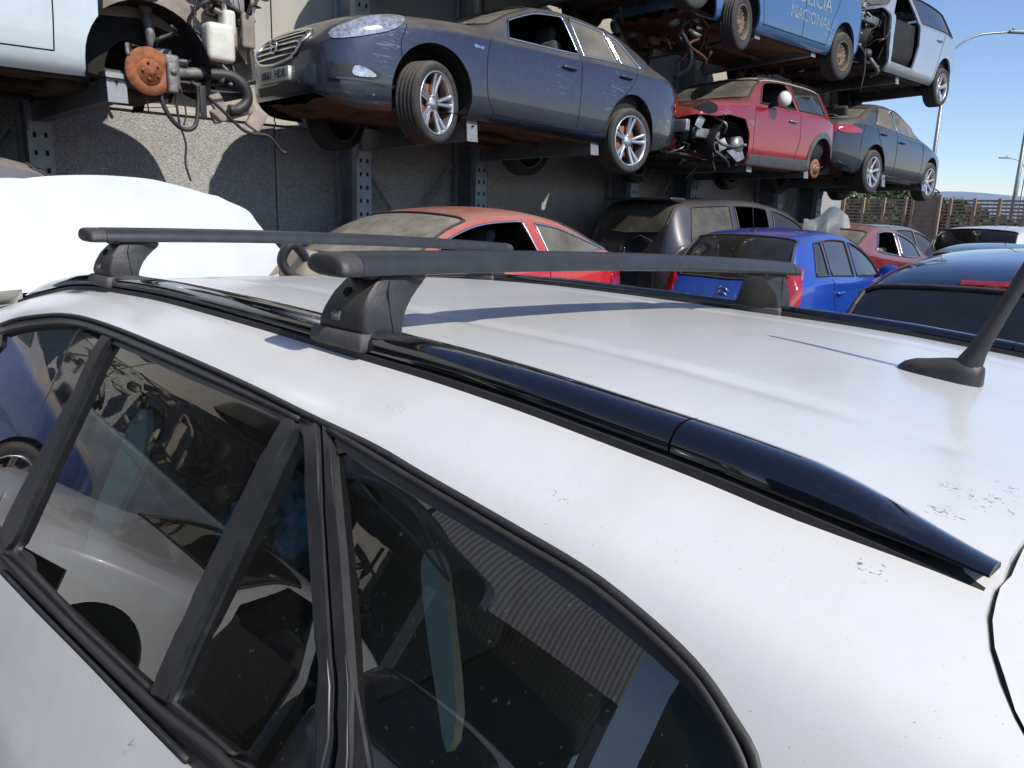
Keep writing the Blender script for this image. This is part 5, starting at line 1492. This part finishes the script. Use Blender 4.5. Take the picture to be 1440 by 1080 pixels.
# ---------------- silver car, upper rack right
sp = base('mpv')
M['silver'] = paint('silver_paint', (.40,.45,.50), .30, .35, .32)
sp.update(paint=M['silver'], shield_m=M['glassdusty'], windows=[win(sp, 2.38, 2.30, 3.62, 3.8, m=M['glassdark'])],
    cuts=[dict(p=[(-.05,.1),(-.05,1.3),(.4,1.3),(1.0,1.3),(1.12,1.0),(1.14,.6),(1.14,.1)]), dict(side=-1, p=[(1.28,.34),(1.24,.7),(1.28,1.05),(1.7,1.40),(1.95,1.475),(2.15,1.49),(2.22,1.2),(2.24,.7),(2.12,.34)])],
    seams=[[(3.3,1.06),(3.2,.85),(3.1,.6),(3.0,.32)]], handles=[(3.05,.92)], wheels=[(3.45,-1,'star5',0),(3.45,1,'star5',0)], drop=-.10, ra=.38, rim=.23, wd=.22)
slv, S5, bv5, ob5 = build_car('silver_wreck', sp, 'silver car stripped of front wing and door, right end of upper rack', 'car', 'wrecks on the cantilever racks', **place(11.75, 6.58, 3.80, 0, 0))
rnd = random.Random(21); bm = bmesh.new(); junk(bm, rnd, (.15,-.78,.35), (1.1,.7,.98), 230, .12, (0,1,2,2)); rbox(bm, (.55,0,.28), (1.0,1.4,.05), .02, None, 1)
rbox(bm, (.35,-.2,.98), (.1,1.2,.06), .02, None, 2); rbox(bm, (.7,-.66,.9), (.8,.06,.12), .02, None, 2)
lathe(bm, [(.40,-.80),(.42,-.55),(.36,-.45)], 'y', 20, c=(.86,0,.36), mi=1, arc=(0,math.pi)); tube(bm, cr([(.7,-.8,.3),(.9,-.85,.15),(1.0,-.7,.1)], 4), .03, 8, 0); tube(bm, cr([(.5,-.8,.4),(.52,-.82,.1),(.5,-.8,-.2)], 4), .015, 6, 1)
mkobj('exposed_machinery', bm, [M['castmetal'], M['black'], M['metal']], slv, angle=40)
# ---------------- wreck at the top left with the bare rusty disc
sp = stretch(base('suv'), .98)
M['paleblue'] = paint('pale_blue_white', (.56,.63,.66), .35)
sp.update(paint=M['paleblue'], windows=[win(sp, 1.7, 2.1, 2.5, 2.6)], handles=[], cuts=[dict(p=[(-.1,.1),(-.1,1.4),(1.0,1.4),(1.18,1.3),(1.21,.1)])],
    seams=[[(1.46,1.1),(1.45,.7),(1.46,.36)],[(1.46,.36),(2.6,.35)],[(2.62,1.1),(2.62,.36)]], wheels=[], interior=True, cabin=(1.4,4.1))
lw, S6, bv6, ob6 = build_car('stripped_wreck', sp, 'pale blue-white wreck without front wing, showing a rusty brake disc, top left', 'car', 'wrecks on the cantilever racks', **place(2.76, 6.62, 2.15, 180, 0))
M['beigemetal'] = plain('dusty_inner_wing', (.30,.25,.20), .8, var=.35, scale=5, bump=.2)
bm = bmesh.new()   # right side (y>0) faces the yard; nose at x=0
secs = [(0.10,.34,.62,.50),(.30,.32,.62,.78),(.55,.32,.60,.98),(.85,.34,.58,1.10),(1.10,.38,.60,1.10),(1.32,.55,.66,1.05)]
prev = None
for x, z0, y, z1 in secs:
    r_ = [bm.verts.new(p) for p in ((x,-.55,.55),(x,-.55,z1),(x,y-.04,z1+.03),(x,y,z1),(x,y+.01,z0+.42),(x,y-.05,z0+.24),(x,y-.22,z0+.22))]
    if prev:
        for k in range(6): bm.faces.new((prev[k], prev[k+1], r_[k+1], r_[k]))
    prev = r_
bmesh.ops.recalc_face_normals(bm, faces=bm.faces); mkobj('inner_wing', bm, M['beigemetal'], lw, angle=35)
bm = bmesh.new(); lathe(bm, [(.44,.50),(.46,.86),(.40,.88)], 'y', 20, c=(.92,0,.42), arc=(R(-15), R(70))); mkobj('wheel_liner', bm, M['liner'], lw)
bm = bmesh.new(); lathe(bm, [(.055,.82),(.155,.82),(.155,.842),(.055,.842)], 'y', 44, c=(.88,0,.325), closed=True); lathe(bm, [(0,.885),(.026,.885),(.03,.87),(.075,.865),(.082,.84),(.095,.84)], 'y', 28, c=(.88,0,.325))
for i in range(5): a = i*1.2566; lathe(bm, [(0,.885),(.009,.885),(.009,.86)], 'y', 8, c=(.88+math.cos(a)*.055,0,.325+math.sin(a)*.055))
mkobj('brake_disc', bm, M['rust'], lw, angle=40)
bm = bmesh.new(); rbox(bm, (.73,.80,.34), (.10,.11,.23), .03); rbox(bm, (.74,.86,.30), (.07,.05,.20), .02); rbox(bm, (.76,.72,.45), (.12,.10,.10), .02)
lathe(bm, [(0,.90),(.022,.90),(.022,.84)], 'y', 12, c=(.74,0,.34)); mkobj('brake_caliper', bm, M['castmetal'], lw, angle=40)
bm = bmesh.new(); tube(bm, [(.80,.70,.42),(.83,.68,.75)], .033, 14); tube(bm, [(.83,.68,.72),(.85,.67,1.0)], .042, 14); lathe(bm, [(.02,.78),(.09,.79),(.10,.80),(.085,.82),(.03,.83)], 'z', 24, c=(.84,.67,.02)); 
for k in range(5):
    pts = [(.85+.075*math.cos(t*.52), .67+.075*math.sin(t*.52), .84+.065*k+t*.0054) for t in range(13)]; tube(bm, pts, .010, 6)
mkobj('suspension_strut', bm, M['castmetal'], lw, angle=40)
bm = bmesh.new(); rnd = random.Random(3); junk(bm, rnd, (.15,.35,.16), (.75,.75,.36), 40, .10, (0,1,0))
rbox(bm, (.55,.2,.17), (1.0,1.0,.08), .03, None, 1); tube(bm, cr([(.85,.78,.25),(.6,.70,.24),(.35,.72,.26),(.25,.75,.24)], 5), .04, 12, 0)
tube(bm, cr([(.40,.74,.25),(.22,.76,.26),(.12,.78,.20),(.10,.78,.10),(.17,.78,.03),(.24,.78,.02)], 6), .040, 12, 1); mkobj('subframe', bm, [M['castmetal'], M['black']], lw, angle=40, loc=(.08,0,.12))
bm = bmesh.new(); rbox(bm, (.24,.76,.42), (.20,.16,.26), .04); rbox(bm, (.17,.76,.56), (.09,.13,.18), .03); tube(bm, [(.18,.76,.62),(.20,.76,.74)], .018, 8); mkobj('washer_bottle', bm, M['whiteplastic'], lw, angle=40, loc=(.13,0,.17))
bm = bmesh.new()
for pts, rr in (([(.72,.80,.16),(.70,.82,-.02),(.60,.82,-.14),(.50,.82,-.12),(.46,.80,.05),(.46,.80,.17)], .016), ([(.62,.80,.16),(.61,.80,.0),(.60,.80,-.12)], .009), ([(.58,.80,.14),(.55,.80,-.03),(.57,.80,-.12)], .006),
    ([(.60,.82,-.13),(.57,.82,-.25),(.58,.82,-.38),(.55,.82,-.5)], .008), ([(.50,.8,.18),(.30,.8,.02),(.12,.8,-.12),(-.06,.8,-.14),(-.16,.8,-.24),(-.2,.8,-.25)], .012), ([(.82,.8,.14),(.80,.8,-.05)], .005), ([(.35,.76,.95),(.45,.77,.6),(.40,.77,.35)], .006), ([(.15,.78,.9),(.12,.80,.6),(.2,.80,.35)], .004)):
    tube(bm, cr(pts, 6), rr, 8)
rbox(bm, (.43,.81,.05), (.045,.015,.22), .005); mkobj('hanging_wires', bm, M['black'], lw, loc=(.09,0,.12))
bm = bmesh.new(); rbox(bm, (-.02,.7,-.06), (.34,.05,.10), .02, Matrix.Rotation(R(20),3,'Y')); rbox(bm, (-.2,.7,-.10), (.12,.05,.16), .02, Matrix.Rotation(R(-30),3,'Y')); rbox(bm, (.1,.68,.02), (.10,.04,.2), .02, Matrix.Rotation(R(30),3,'Y'))
mkobj('broken_bracket', bm, M['beigemetal'], lw, angle=40, loc=(.28,0,.2))
bm = bmesh.new(); rnd = random.Random(17); junk(bm, rnd, (.05,.45,.78), (.55,.80,1.12), 46, .12, (0,1,2,0)); rbox(bm, (.35,.70,.98), (.62,.05,.14), .02, Matrix.Rotation(R(-22),3,'Y'), 2); rbox(bm, (.12,.70,.80), (.10,.05,.40), .02, None, 0)
mkobj('front_panel_remains', bm, [M['beigemetal'], M['black'], M['metal']], lw, angle=40)
# ---------------- red coupe on the ground
sp = stretch(base('coupe'), .84); sp.update(shield=(1.16, 1.85), backlight=(2.90, 3.44), cabin=(1.09, 3.28), seats=[2.05, 2.75])
M['redcoupe'] = paint('bright_red', (.55,.006,.012), .80, .0, .22)
sp.update(paint=M['redcoupe'], trim=M['chrome'], trimr=.009, windows=[win(sp, 1.47, 1.78, 2.40, 2.50, open=True, side=-1), win(sp, 1.47, 1.78, 2.40, 2.50, side=1), win(sp, 2.60, 2.53, 2.82, 3.30, m=M['glassdusty'])],
    shield_m=glass('very_dusty_screen', (.3,.3,.27), .92, .8), back_m=M['glassdusty'], seams=[[(1.24,.95),(1.22,.6),(1.28,.3)],[(2.54,1.02),(2.56,.7),(2.46,.3)]], handles=[(2.35,.88)], mirrors=[(1.62,1.0,-1)], mirror_m=M['redcoupe'],
    wheels=[(sp['xf'],-1,'twin5',0),(sp['xf'],1,'twin5',0),(sp['xr'],-1,'twin5',0),(sp['xr'],1,'twin5',0)], rim=.24)
gtc, S7, bv7, ob7 = build_car('red_coupe', sp, 'bright red coupe with dust-covered windscreen and open side window, under the grey saloon', 'car', 'cars standing in the yard', **place(1.90, 5.33, .19, 1, 0))
for s_ in ('left', 'right'): decal(bv7, smoothpoly([(3.36,.86),(3.42,.98),(3.56,.99),(3.64,.9),(3.60,.82)], 3), s_, M['lampred'], gtc, 'tail_lamp', off=.01, depth=.02, d=.03)
# ---------------- dark SUV
sp = base('suv')
M['darkgrey'] = paint('dusty_dark_grey', (.040,.040,.052), .34, .4, .35)
gw = glass('filmed_glass', (.35,.38,.36), .38, 1.0)
sp.update(paint=M['darkgrey'], windows=[win(sp, 1.6, 2.0, 2.35, 2.45, m=M['glassblue']), win(sp, 2.55, 2.48, 3.15, 3.2, open=True, side=1), win(sp, 2.55, 2.48, 3.15, 3.2, side=-1), win(sp, 3.32, 3.26, 4.0, 4.15, m=gw)],
    back_m=gw, seams=[[(2.5,1.1),(2.5,.4)],[(3.25,1.1),(3.25,.7),(3.1,.4)],[(1.5,1.05),(1.5,.4)]], handles=[(2.4,.98),(3.1,1.0)], wheels=[(.9,-1,'star5',0),(.9,1,'star5',0),(3.6,-1,'star5',0),(3.6,1,'star5',0)])
ml, S8, bv8, ob8 = build_car('dark_suv', sp, 'dusty dark grey tall car seen from behind, between the red coupe and the blue hatchback', 'car', 'cars standing in the yard', **place(12.5, 6.15, .17, 173, 0))
h = bv8.ray_cast(Vector((9,0,1.04)), Vector((-1,0,0)))[0]
bm = bmesh.new(); c_ = h+Vector((.012,0,0)); lathe(bm, [(.040,-.005),(.048,-.005),(.048,.005),(.040,.005)], 'x', 28, c=c_, closed=True)
for k in range(3): a = R(90+120*k); tube(bm, [c_, c_+Vector((0, math.cos(a)*.043, math.sin(a)*.043))], .006, 6, rs=[.009,.003])
mkobj('emblem', bm, M['chrome'], ml, angle=40)
bm = bmesh.new(); tube(bm, [(h.x+.0,.05,1.13),(h.x-.03,.28,1.22),(h.x-.02,.5,1.16)], .012, 8, rs=[.02,.014,.006]); mkobj('rear_wiper', bm, M['black'], ml)
decal(bv8, [(-.3,.93),(.3,.93),(.28,.97),(-.28,.97)], 'rear', M['chrome'], ml, 'tailgate_trim', off=.02, depth=.03, d=.06)
decal(bv8, [(-.26,.80),(.26,.80),(.26,.90),(-.26,.90)], 'rear', M['platewhite'], ml, 'number_plate', off=.012, depth=.02, d=.1)
bm = bmesh.new(); rbox(bm, (4.22,0,1.69), (.26,1.25,.035), .015); mkobj('roof_spoiler', bm, M['darkgrey'], ml, angle=40)
# ---------------- blue hatchback
sp = base('hatch')
M['brightblue'] = paint('bright_blue', (.008,.075,.46), .22, .25, .25)
sp.update(paint=M['brightblue'], windows=[win(sp, 1.42, 1.78, 2.12, 2.2, m=M['glassblue']), win(sp, 2.30, 2.22, 2.88, 2.95, m=M['glassblue']), win(sp, 3.02, 2.96, 3.12, 3.30, m=M['glassblue'])],
    back_m=M['glassblue'], seams=[[(2.25,1.0),(2.25,.6),(2.25,.3)],[(2.98,1.03),(2.95,.8),(2.78,.55),(2.7,.3)],[(1.3,.95),(1.28,.5),(1.32,.3)]], handles=[(2.12,.87),(2.82,.88)], mirrors=[(1.6,1.0,1)], mirror_m=M['brightblue'],
    wheels=[(.74,-1,'steel',0),(.74,1,'steel',0),(3.18,-1,'steel',0),(3.18,1,'steel',0)])
c3, S9, bv9, ob9 = build_car('blue_hatchback', sp, 'bright blue hatchback seen from behind, with tall red tail lamp and roof aerial', 'car', 'cars standing in the yard', **place(10.69, 4.84, .04, 186, 0))
for sgn in (1, -1):
    decal(bv9, [(sgn*y, z) for y, z in [(.70,.78),(.72,1.0),(.68,1.14),(.60,1.0),(.56,.80)]], 'rear', M['lampred'], c3, 'tail_lamp', off=.014, depth=.03, d=.03)
for s_ in ('left', 'right'): decal(bv9, [(3.66,.78),(3.60,1.00),(3.56,1.14),(3.66,1.06),(3.76,.92),(3.79,.78)], s_, M['lampred'], c3, 'tail_lamp', off=.016, depth=.03, d=.02)
bm = bmesh.new()
for dz in (0, .045):
    for sgn in (-1, 1):
        h = bv9.ray_cast(Vector((9, sgn*.035, .86+dz)), Vector((-1,0,0)))[0]; bx(bm, h+Vector((.010,0,0)), (.012,.085,.016), Matrix.Rotation(R(-38*sgn), 3, 'X'))
mkobj('chevron_emblem', bm, M['chrome'], c3)
text_mesh('C3', .10, M['chrome'], c3, 'model_lettering', bv9.ray_cast(Vector((9, .42, .87)), Vector((-1,0,0)))[0]+Vector((.008,0,0)), (0,1,0), (0,0,1), .004)
bm = bmesh.new(); h = bv9.ray_cast(Vector((3.2,0,4)), Vector((0,0,-1)))[0]; rbox(bm, h, (.06,.04,.03), .01); tube(bm, [h, h+Vector((.10,0,.32))], .006, 6, rs=[.008,.003]); mkobj('aerial', bm, M['black'], c3)
# ---------------- dark red car beyond
sp = base('coupe')
M['darkred'] = paint('dark_red', (.24,.018,.022), .55, .25, .3)
sp.update(paint=M['darkred'], seat=M['seatbeige'], trim=M['chrome'], trimr=.012, windows=[win(sp, 1.75, 2.12, 2.42, 2.5, m=M['glassblue']), win(sp, 2.62, 2.55, 3.15, 3.45, open=True, side=1), win(sp, 2.62, 2.55, 3.15, 3.45, side=-1)],
    seams=[[(2.56,1.0),(2.56,.3)],[(3.4,1.05),(3.3,.7),(3.1,.3)]], back_m=M['glassdusty'], wheels=[(.93,1,'star5',0),(3.62,1,'star5',0),(.93,-1,'star5',0),(3.62,-1,'star5',0)])
dr, S10, bv10, ob10 = build_car('dark_red_car', sp, 'dusty dark red car with beige seat seen through its missing side glass', 'car', 'cars standing in the yard', **place(14.3, 5.6, .17, 182, 0))
# ---------------- far cars
def simple(kind, nm, lab, mat, X, Y, z, rz, f=1.0, back=None, **kw):
    sp = base(kind); L_ = sp['L']
    if kind == 'suv': ws = [win(sp, 1.6, 2.0, 2.45, 2.5), win(sp, 2.6, 2.55, 3.25, 3.3), win(sp, 3.42, 3.36, 4.0, 4.15)]
    elif kind == 'hatch': ws = [win(sp, 1.42, 1.78, 2.12, 2.2), win(sp, 2.30, 2.22, 2.9, 3.0)]
    elif kind == 'mpv': ws = [win(sp, 1.35, 1.85, 2.15, 2.2), win(sp, 2.3, 2.25, 3.1, 3.2), win(sp, 3.28, 3.2, 3.6, 3.7)]
    else: ws = [win(sp, 1.78, 2.12, 2.6, 2.7), win(sp, 2.8, 2.7, 3.3, 3.6)]
    sp.update(paint=mat, windows=ws, wheels=[(sp['xf'],1,'multi7',0),(sp['xr'],1,'multi7',0),(sp['xf'],-1,'multi7',0),(sp['xr'],-1,'multi7',0)], back_m=back or M['glassdark'], dx=.12, seams=[[(2.5,.95),(2.5,.4)]]); sp.update(kw)
    return build_car(nm, sp, lab, 'car', 'cars standing in the yard', **place(X, Y, z, rz))
M['tealpaint'] = paint('teal_blue_paint', (.13,.23,.29), .25, .3, .3)
tl, _, bvt, _ = simple('mpv', 'teal_estate', 'pale teal blue car whose roof shows just beyond the glossy navy car', M['tealpaint'], 15.1, 3.6, -.20, 182, back=M['glassblue'])
M['greysilver'] = paint('grey_silver_paint', (.20,.22,.25), .35, .4, .3)
simple('suv', 'grey_estate', 'grey car with dark roof spoiler parked before the fence', M['greysilver'], 19.3, 7.0, -.10, 178)
M['whitepaint2'] = paint('white_car_paint', (.70,.70,.70), .2, .0, .3)
simple('suv', 'white_suv', 'white car with dark rear glass by the fence at the right edge', M['whitepaint2'], 19.0, 4.35, -.06, 176)
M['darkpaint2'] = paint('dark_car_paint', (.03,.035,.05), .3, .3, .3)
simple('hatch', 'dark_hatchback', 'dark car cut off by the right edge, beside the white one', M['darkpaint2'], 14.5, 2.0, .05, 176)
# glossy navy hatchback close by, seen from behind
sp = base('mpv')
M['navygloss'] = paint('glossy_navy', (.008,.018,.075), .06, .3, .10)
sp.update(paint=M['navygloss'], windows=[win(sp, 1.35, 1.85, 2.2, 2.25, m=M['glassdark']), win(sp, 2.35, 2.3, 3.1, 3.2, m=M['glassdark']), win(sp, 3.28, 3.2, 3.6, 3.7, m=M['glassdark'])],
    seat=M['seatbeige'], back_m=glass('navy_rear_glass', (.38,.50,.58), .05, 2.0), wheels=[(sp['xf'],1,'multi7',0),(sp['xr'],1,'multi7',0),(sp['xf'],-1,'multi7',0),(sp['xr'],-1,'multi7',0)], dx=.05, backlight=(3.86, 4.15, 5.75))
nv, _, bvn, _ = build_car('navy_hatchback', sp, 'glossy navy hatchback with red high brake light and short roof aerial, right of the roof', 'car', 'cars standing in the yard', **place(7.38, 1.06, -.10, 182))
h = bvn.ray_cast(Vector((3.80,0,4)), Vector((0,0,-1)))[0]
decal(bvn, [(3.835,-.22),(3.835,.22),(3.862,.21),(3.862,-.21)], 'top', M['lampred'], nv, 'brake_light', off=.012, depth=.02, d=.03)
bm = bmesh.new(); h = bvn.ray_cast(Vector((3.55,0,4)), Vector((0,0,-1)))[0]; tube(bm, [h-Vector((0,0,.01)), h+Vector((.005,0,.03)), h+Vector((.01,0,.055)), h+Vector((.015,0,.07))], .012, 12, rs=[.012,.017,.016,.006]); tube(bm, [h+Vector((.01,0,.05)), h+Vector((.04,0,.22))], .003, 6, rs=[.003,.0025]); mkobj('aerial', bm, M['black'], nv)
M['dustyblue'] = paint('dusty_blue', (.018,.04,.12), .9, .0, .4)
# dusty blue car at the left edge, mostly behind the raised bonnet
simple('hatch', 'blue_dusty_car', 'dusty blue car at the left edge, mostly hidden behind the raised bonnet', M['dustyblue'], -2.15, 6.75, .42, 0, back=glass('thick_dust_glass', (.3,.3,.27), .95, .6))
# two cars overhead on the upper rack (their shade falls on the wall)
simple('hatch', 'overhead_hatchback', 'car on the upper rack above the stripped wreck', M['greysilver'], -1.6, 6.65, 3.95, 0)
simple('saloon', 'overhead_saloon', 'car on the upper rack above the grey saloon', M['darkpaint2'], 4.25, 6.65, 3.95, 0)
# crumpled grey panels propped by the racks
rnd = random.Random(8)
M['greypanel'] = plain('loose_grey_panel', (.13,.14,.155), .5, metal=.0, var=.2, dust=.3)
def crumpled(p, w_, h_, yaw, seed, lab):
    bm = bmesh.new(); bmesh.ops.create_grid(bm, x_segments=14, y_segments=12, size=.5)
    for v in bm.verts:
        x, y = v.co.x, v.co.y; d = .12*noise.noise(Vector((x*2.5+seed, y*2.5, 0)))+.05*noise.noise(Vector((x*7, y*7, seed)))+.25*x*x
        v.co = Vector((x*w_*(1-.35*max(0, y)), d, (y+.5)*h_*(1-.5*max(0, -x)+.2*noise.noise(Vector((x*3, seed, 0))))))
    bmesh.ops.solidify(bm, geom=bm.faces[:], thickness=.006)
    o = mkobj('crumpled_panel', bm, M['greypanel'], angle=50); o.location = p; o.rotation_euler = (R(-12), 0, R(yaw)); tag(o, lab, 'car panel', 'loose crumpled panels'); return o
crumpled((10.6, 5.15, .90), .8, .95, -35, 3, 'torn grey wing panel standing upright left of the dark red car')
crumpled((10.05, 5.35, .85), .9, .65, -50, 9, 'bent grey panel leaning behind the blue hatchback roof')

# engine block and hose on a stand between the bonnet and the red coupe
p = onY(440, 372, 3.3); r = empty('engine_block', (p.x, p.y, 0)); tag(r, 'grey dusty engine block with black hoses, between the raised bonnet and the roof bar', 'engine', None)
bm = bmesh.new(); rnd = random.Random(12); rbox(bm, (-.02, 0, p.z-.12), (.22, .26, .36), .04, Matrix.Rotation(R(12), 3, 'Y'), 0); junk(bm, rnd, (-.14,-.14,p.z-.35), (.22,.14,p.z-.05), 22, .10, (0,0,1)); mkobj('block', bm, [M['beigemetal'], M['black']], r, angle=40)
bm = bmesh.new(); tube(bm, cr([(-.08,-.1,p.z+.03),(-.16,-.12,p.z+.10),(-.20,-.1,p.z+.02),(-.12,-.12,p.z-.06),(.1,-.15,p.z-.10)], 6), .022, 10); mkobj('hose', bm, M['black'], r)
bm = bmesh.new(); rbox(bm, (0, 0, (p.z-.34)/2), (.5, .5, p.z-.34), .02); mkobj('stand', bm, M['steeldark'], r, angle=40)
# ================================================================ what stands to the left of the camera (seen mirrored in the side windows)
def corr_mat():
    t = NT('corrugated_sheet'); tc = t.n('ShaderNodeTexCoord'); wv = t.n('ShaderNodeTexWave', wave_type='BANDS', bands_direction='Y'); wv.inputs['Scale'].default_value = 2.4
    t.l(tc.outputs['Object'], wv.inputs['Vector'])
    c = t.mix(wv.outputs['Fac'], (.34,.32,.30,1), (.72,.69,.65,1)); b = t.bsdf(Base_Color=c, Roughness=.6); return t.m  # light and dark bands paint the shading of ridges on a flat face
wh = empty('warehouse', (-17.1, .83, 0), (0, 0, R(-30))); tag(wh, 'corrugated warehouse with open dark bays, mirrored in the quarter window', 'building')
bm = bmesh.new(); bx(bm, (-6, 18.2, 5.6), (12, 24, 4.2)); mkobj('upper_cladding', bm, corr_mat(), wh, smooth=False)
bm = bmesh.new(); bx(bm, (-7, 18.2, 1.7), (9.5, 23.6, 3.4)); mkobj('bay_interior', bm, M['hole'], wh, smooth=False)
bm = bmesh.new()
for k in range(6): bx(bm, (-.2, 6.35+4.6*k, 1.75), (.28, .28, 3.5))
mkobj('bay_posts', bm, M['steeldark'], wh, smooth=False); bm = bmesh.new(); bx(bm, (-6, 18.2, 7.76), (12.6, 24.6, .12)); mkobj('roof', bm, M['steel'], wh, smooth=False)
M['offwhite'] = paint('off_white_paint', (.60,.60,.58), .25, .0, .3)
sp = base('hatch'); sp.update(paint=M['offwhite'], windows=[win(sp, 1.42, 1.78, 2.12, 2.2, side=-1)], wheels=[(.74,1,'hub',0),(3.18,1,'steel',0)], shield_m=M['glassdark'], dx=.1,
    cuts=[dict(side=1, p=[(1.36,.34),(1.30,.7),(1.40,1.05),(1.78,1.34),(2.15,1.39),(2.2,1.0),(2.2,.34)]), dict(side=1, p=[(2.30,.34),(2.30,1.0),(2.28,1.39),(2.85,1.37),(3.02,1.1),(2.9,.8),(2.72,.34)]), dict(side=1, p=[(-.02,.2),(-.02,.62),(.35,.66),(.5,.2)])])
build_car('white_wreck', sp, 'white car without doors, seen only as a reflection in the rear door window', 'car', None, **place(-.95, 4.9, .05, 180))
simple('hatch', 'pale_car', 'pale car with slanted headlamp, seen only mirrored in the small door window', M['silver'], -6.9, 3.6, .05, -8)
pc = [o for o in COL.objects if o.name.startswith('pale_car')][0]
simple('saloon', 'dark_wreck', 'dark car on the lower rack left of the picture', M['darkpaint2'], -7.6, 6.65, 2.3, 0, wheels=[])
rnd = random.Random(31); jp = empty('scrap_heap', (-3.3, 7.3, 0)); tag(jp, 'heap of engine parts and pipes below the racks on the left', 'scrap')
bm = bmesh.new(); junk(bm, rnd, (-3.5,-.4,1.6), (1.6,.5,2.3), 260, .16, (0,1,2)); mkobj('scrap_parts', bm, [M['castmetal'], M['black'], M['beigemetal']], jp, angle=40)
bm = bmesh.new(); rbox(bm, (-1,0,.8), (5,.9,1.5), .05); mkobj('steel_bin', bm, M['steeldark'], jp, angle=40)

sh = empty('reflection_blocker', (-10.2, -1.75, 0)); tag(sh, 'tall dark metal shed added to darken the mirrored corner of the quarter window', 'blocker')  # invented dark block, added to darken the reflection in the quarter window
M['blocker'] = plain('dark_sheet', (.03,.032,.034), .7, var=.3)
bm = bmesh.new(); bx(bm, (0, 0, 2.9), (4, 10, 5.8))
for k in range(40): bx(bm, (2.02, -4.9+.25*k, 2.9), (.05, .10, 5.7))
mkobj('blocker_wall', bm, M['blocker'], sh, smooth=False)
bm = bmesh.new(); bx(bm, (0, 0, 5.9), (4.4, 10.4, .14), Matrix.Rotation(R(3), 3, 'Y')); mkobj('roof', bm, M['steeldark'], sh, smooth=False)
# ================================================================ light
SUN_EL, SUN_AZ = R(41), R(180+1)     # comes from behind the camera, -Y side
w = bpy.data.worlds.new('World'); scene.world = w; w.use_nodes = True
nt = w.node_tree; nt.nodes.clear()
o = nt.nodes.new('ShaderNodeOutputWorld'); bg = nt.nodes.new('ShaderNodeBackground'); sk = nt.nodes.new('ShaderNodeTexSky')
sk.sky_type = 'NISHITA'; sk.sun_disc = False; sk.sun_elevation = SUN_EL
sk.air_density = 1.0; sk.dust_density = .12; sk.ozone_density = 4.0; sk.altitude = 50
bg.inputs[1].default_value = SKY_STRENGTH = .15
hs = nt.nodes.new('ShaderNodeMix'); hs.data_type = 'RGBA'; hs.blend_type = 'MULTIPLY'; hs.inputs[0].default_value = 1.0; hs.inputs[7].default_value = (1.0,.97,1.05,1)
nt.links.new(sk.outputs[0], hs.inputs[6]); nt.links.new(hs.outputs[2], bg.inputs[0]); nt.links.new(bg.outputs[0], o.inputs[0])
sl = bpy.data.lights.new('sun', 'SUN'); so = bpy.data.objects.new('sun', sl); COL.objects.link(so)
sl.energy = 4.3; sl.angle = R(.53); sl.color = (1, .95, .87)
sd = Vector((math.cos(SUN_EL)*math.sin(SUN_AZ), math.cos(SUN_EL)*math.cos(SUN_AZ), math.sin(SUN_EL)))  # towards the sun
so.rotation_euler = sd.to_track_quat('Z', 'Y').to_euler()
sk.sun_rotation = SUN_AZ
scene.view_settings.view_transform = 'Standard'; scene.view_settings.look = 'None'; scene.view_settings.exposure = 0
scene.render.engine = 'CYCLES'
scene.cycles.max_bounces = 8; scene.cycles.transparent_max_bounces = 12; scene.cycles.caustics_reflective = False; scene.cycles.caustics_refractive = False
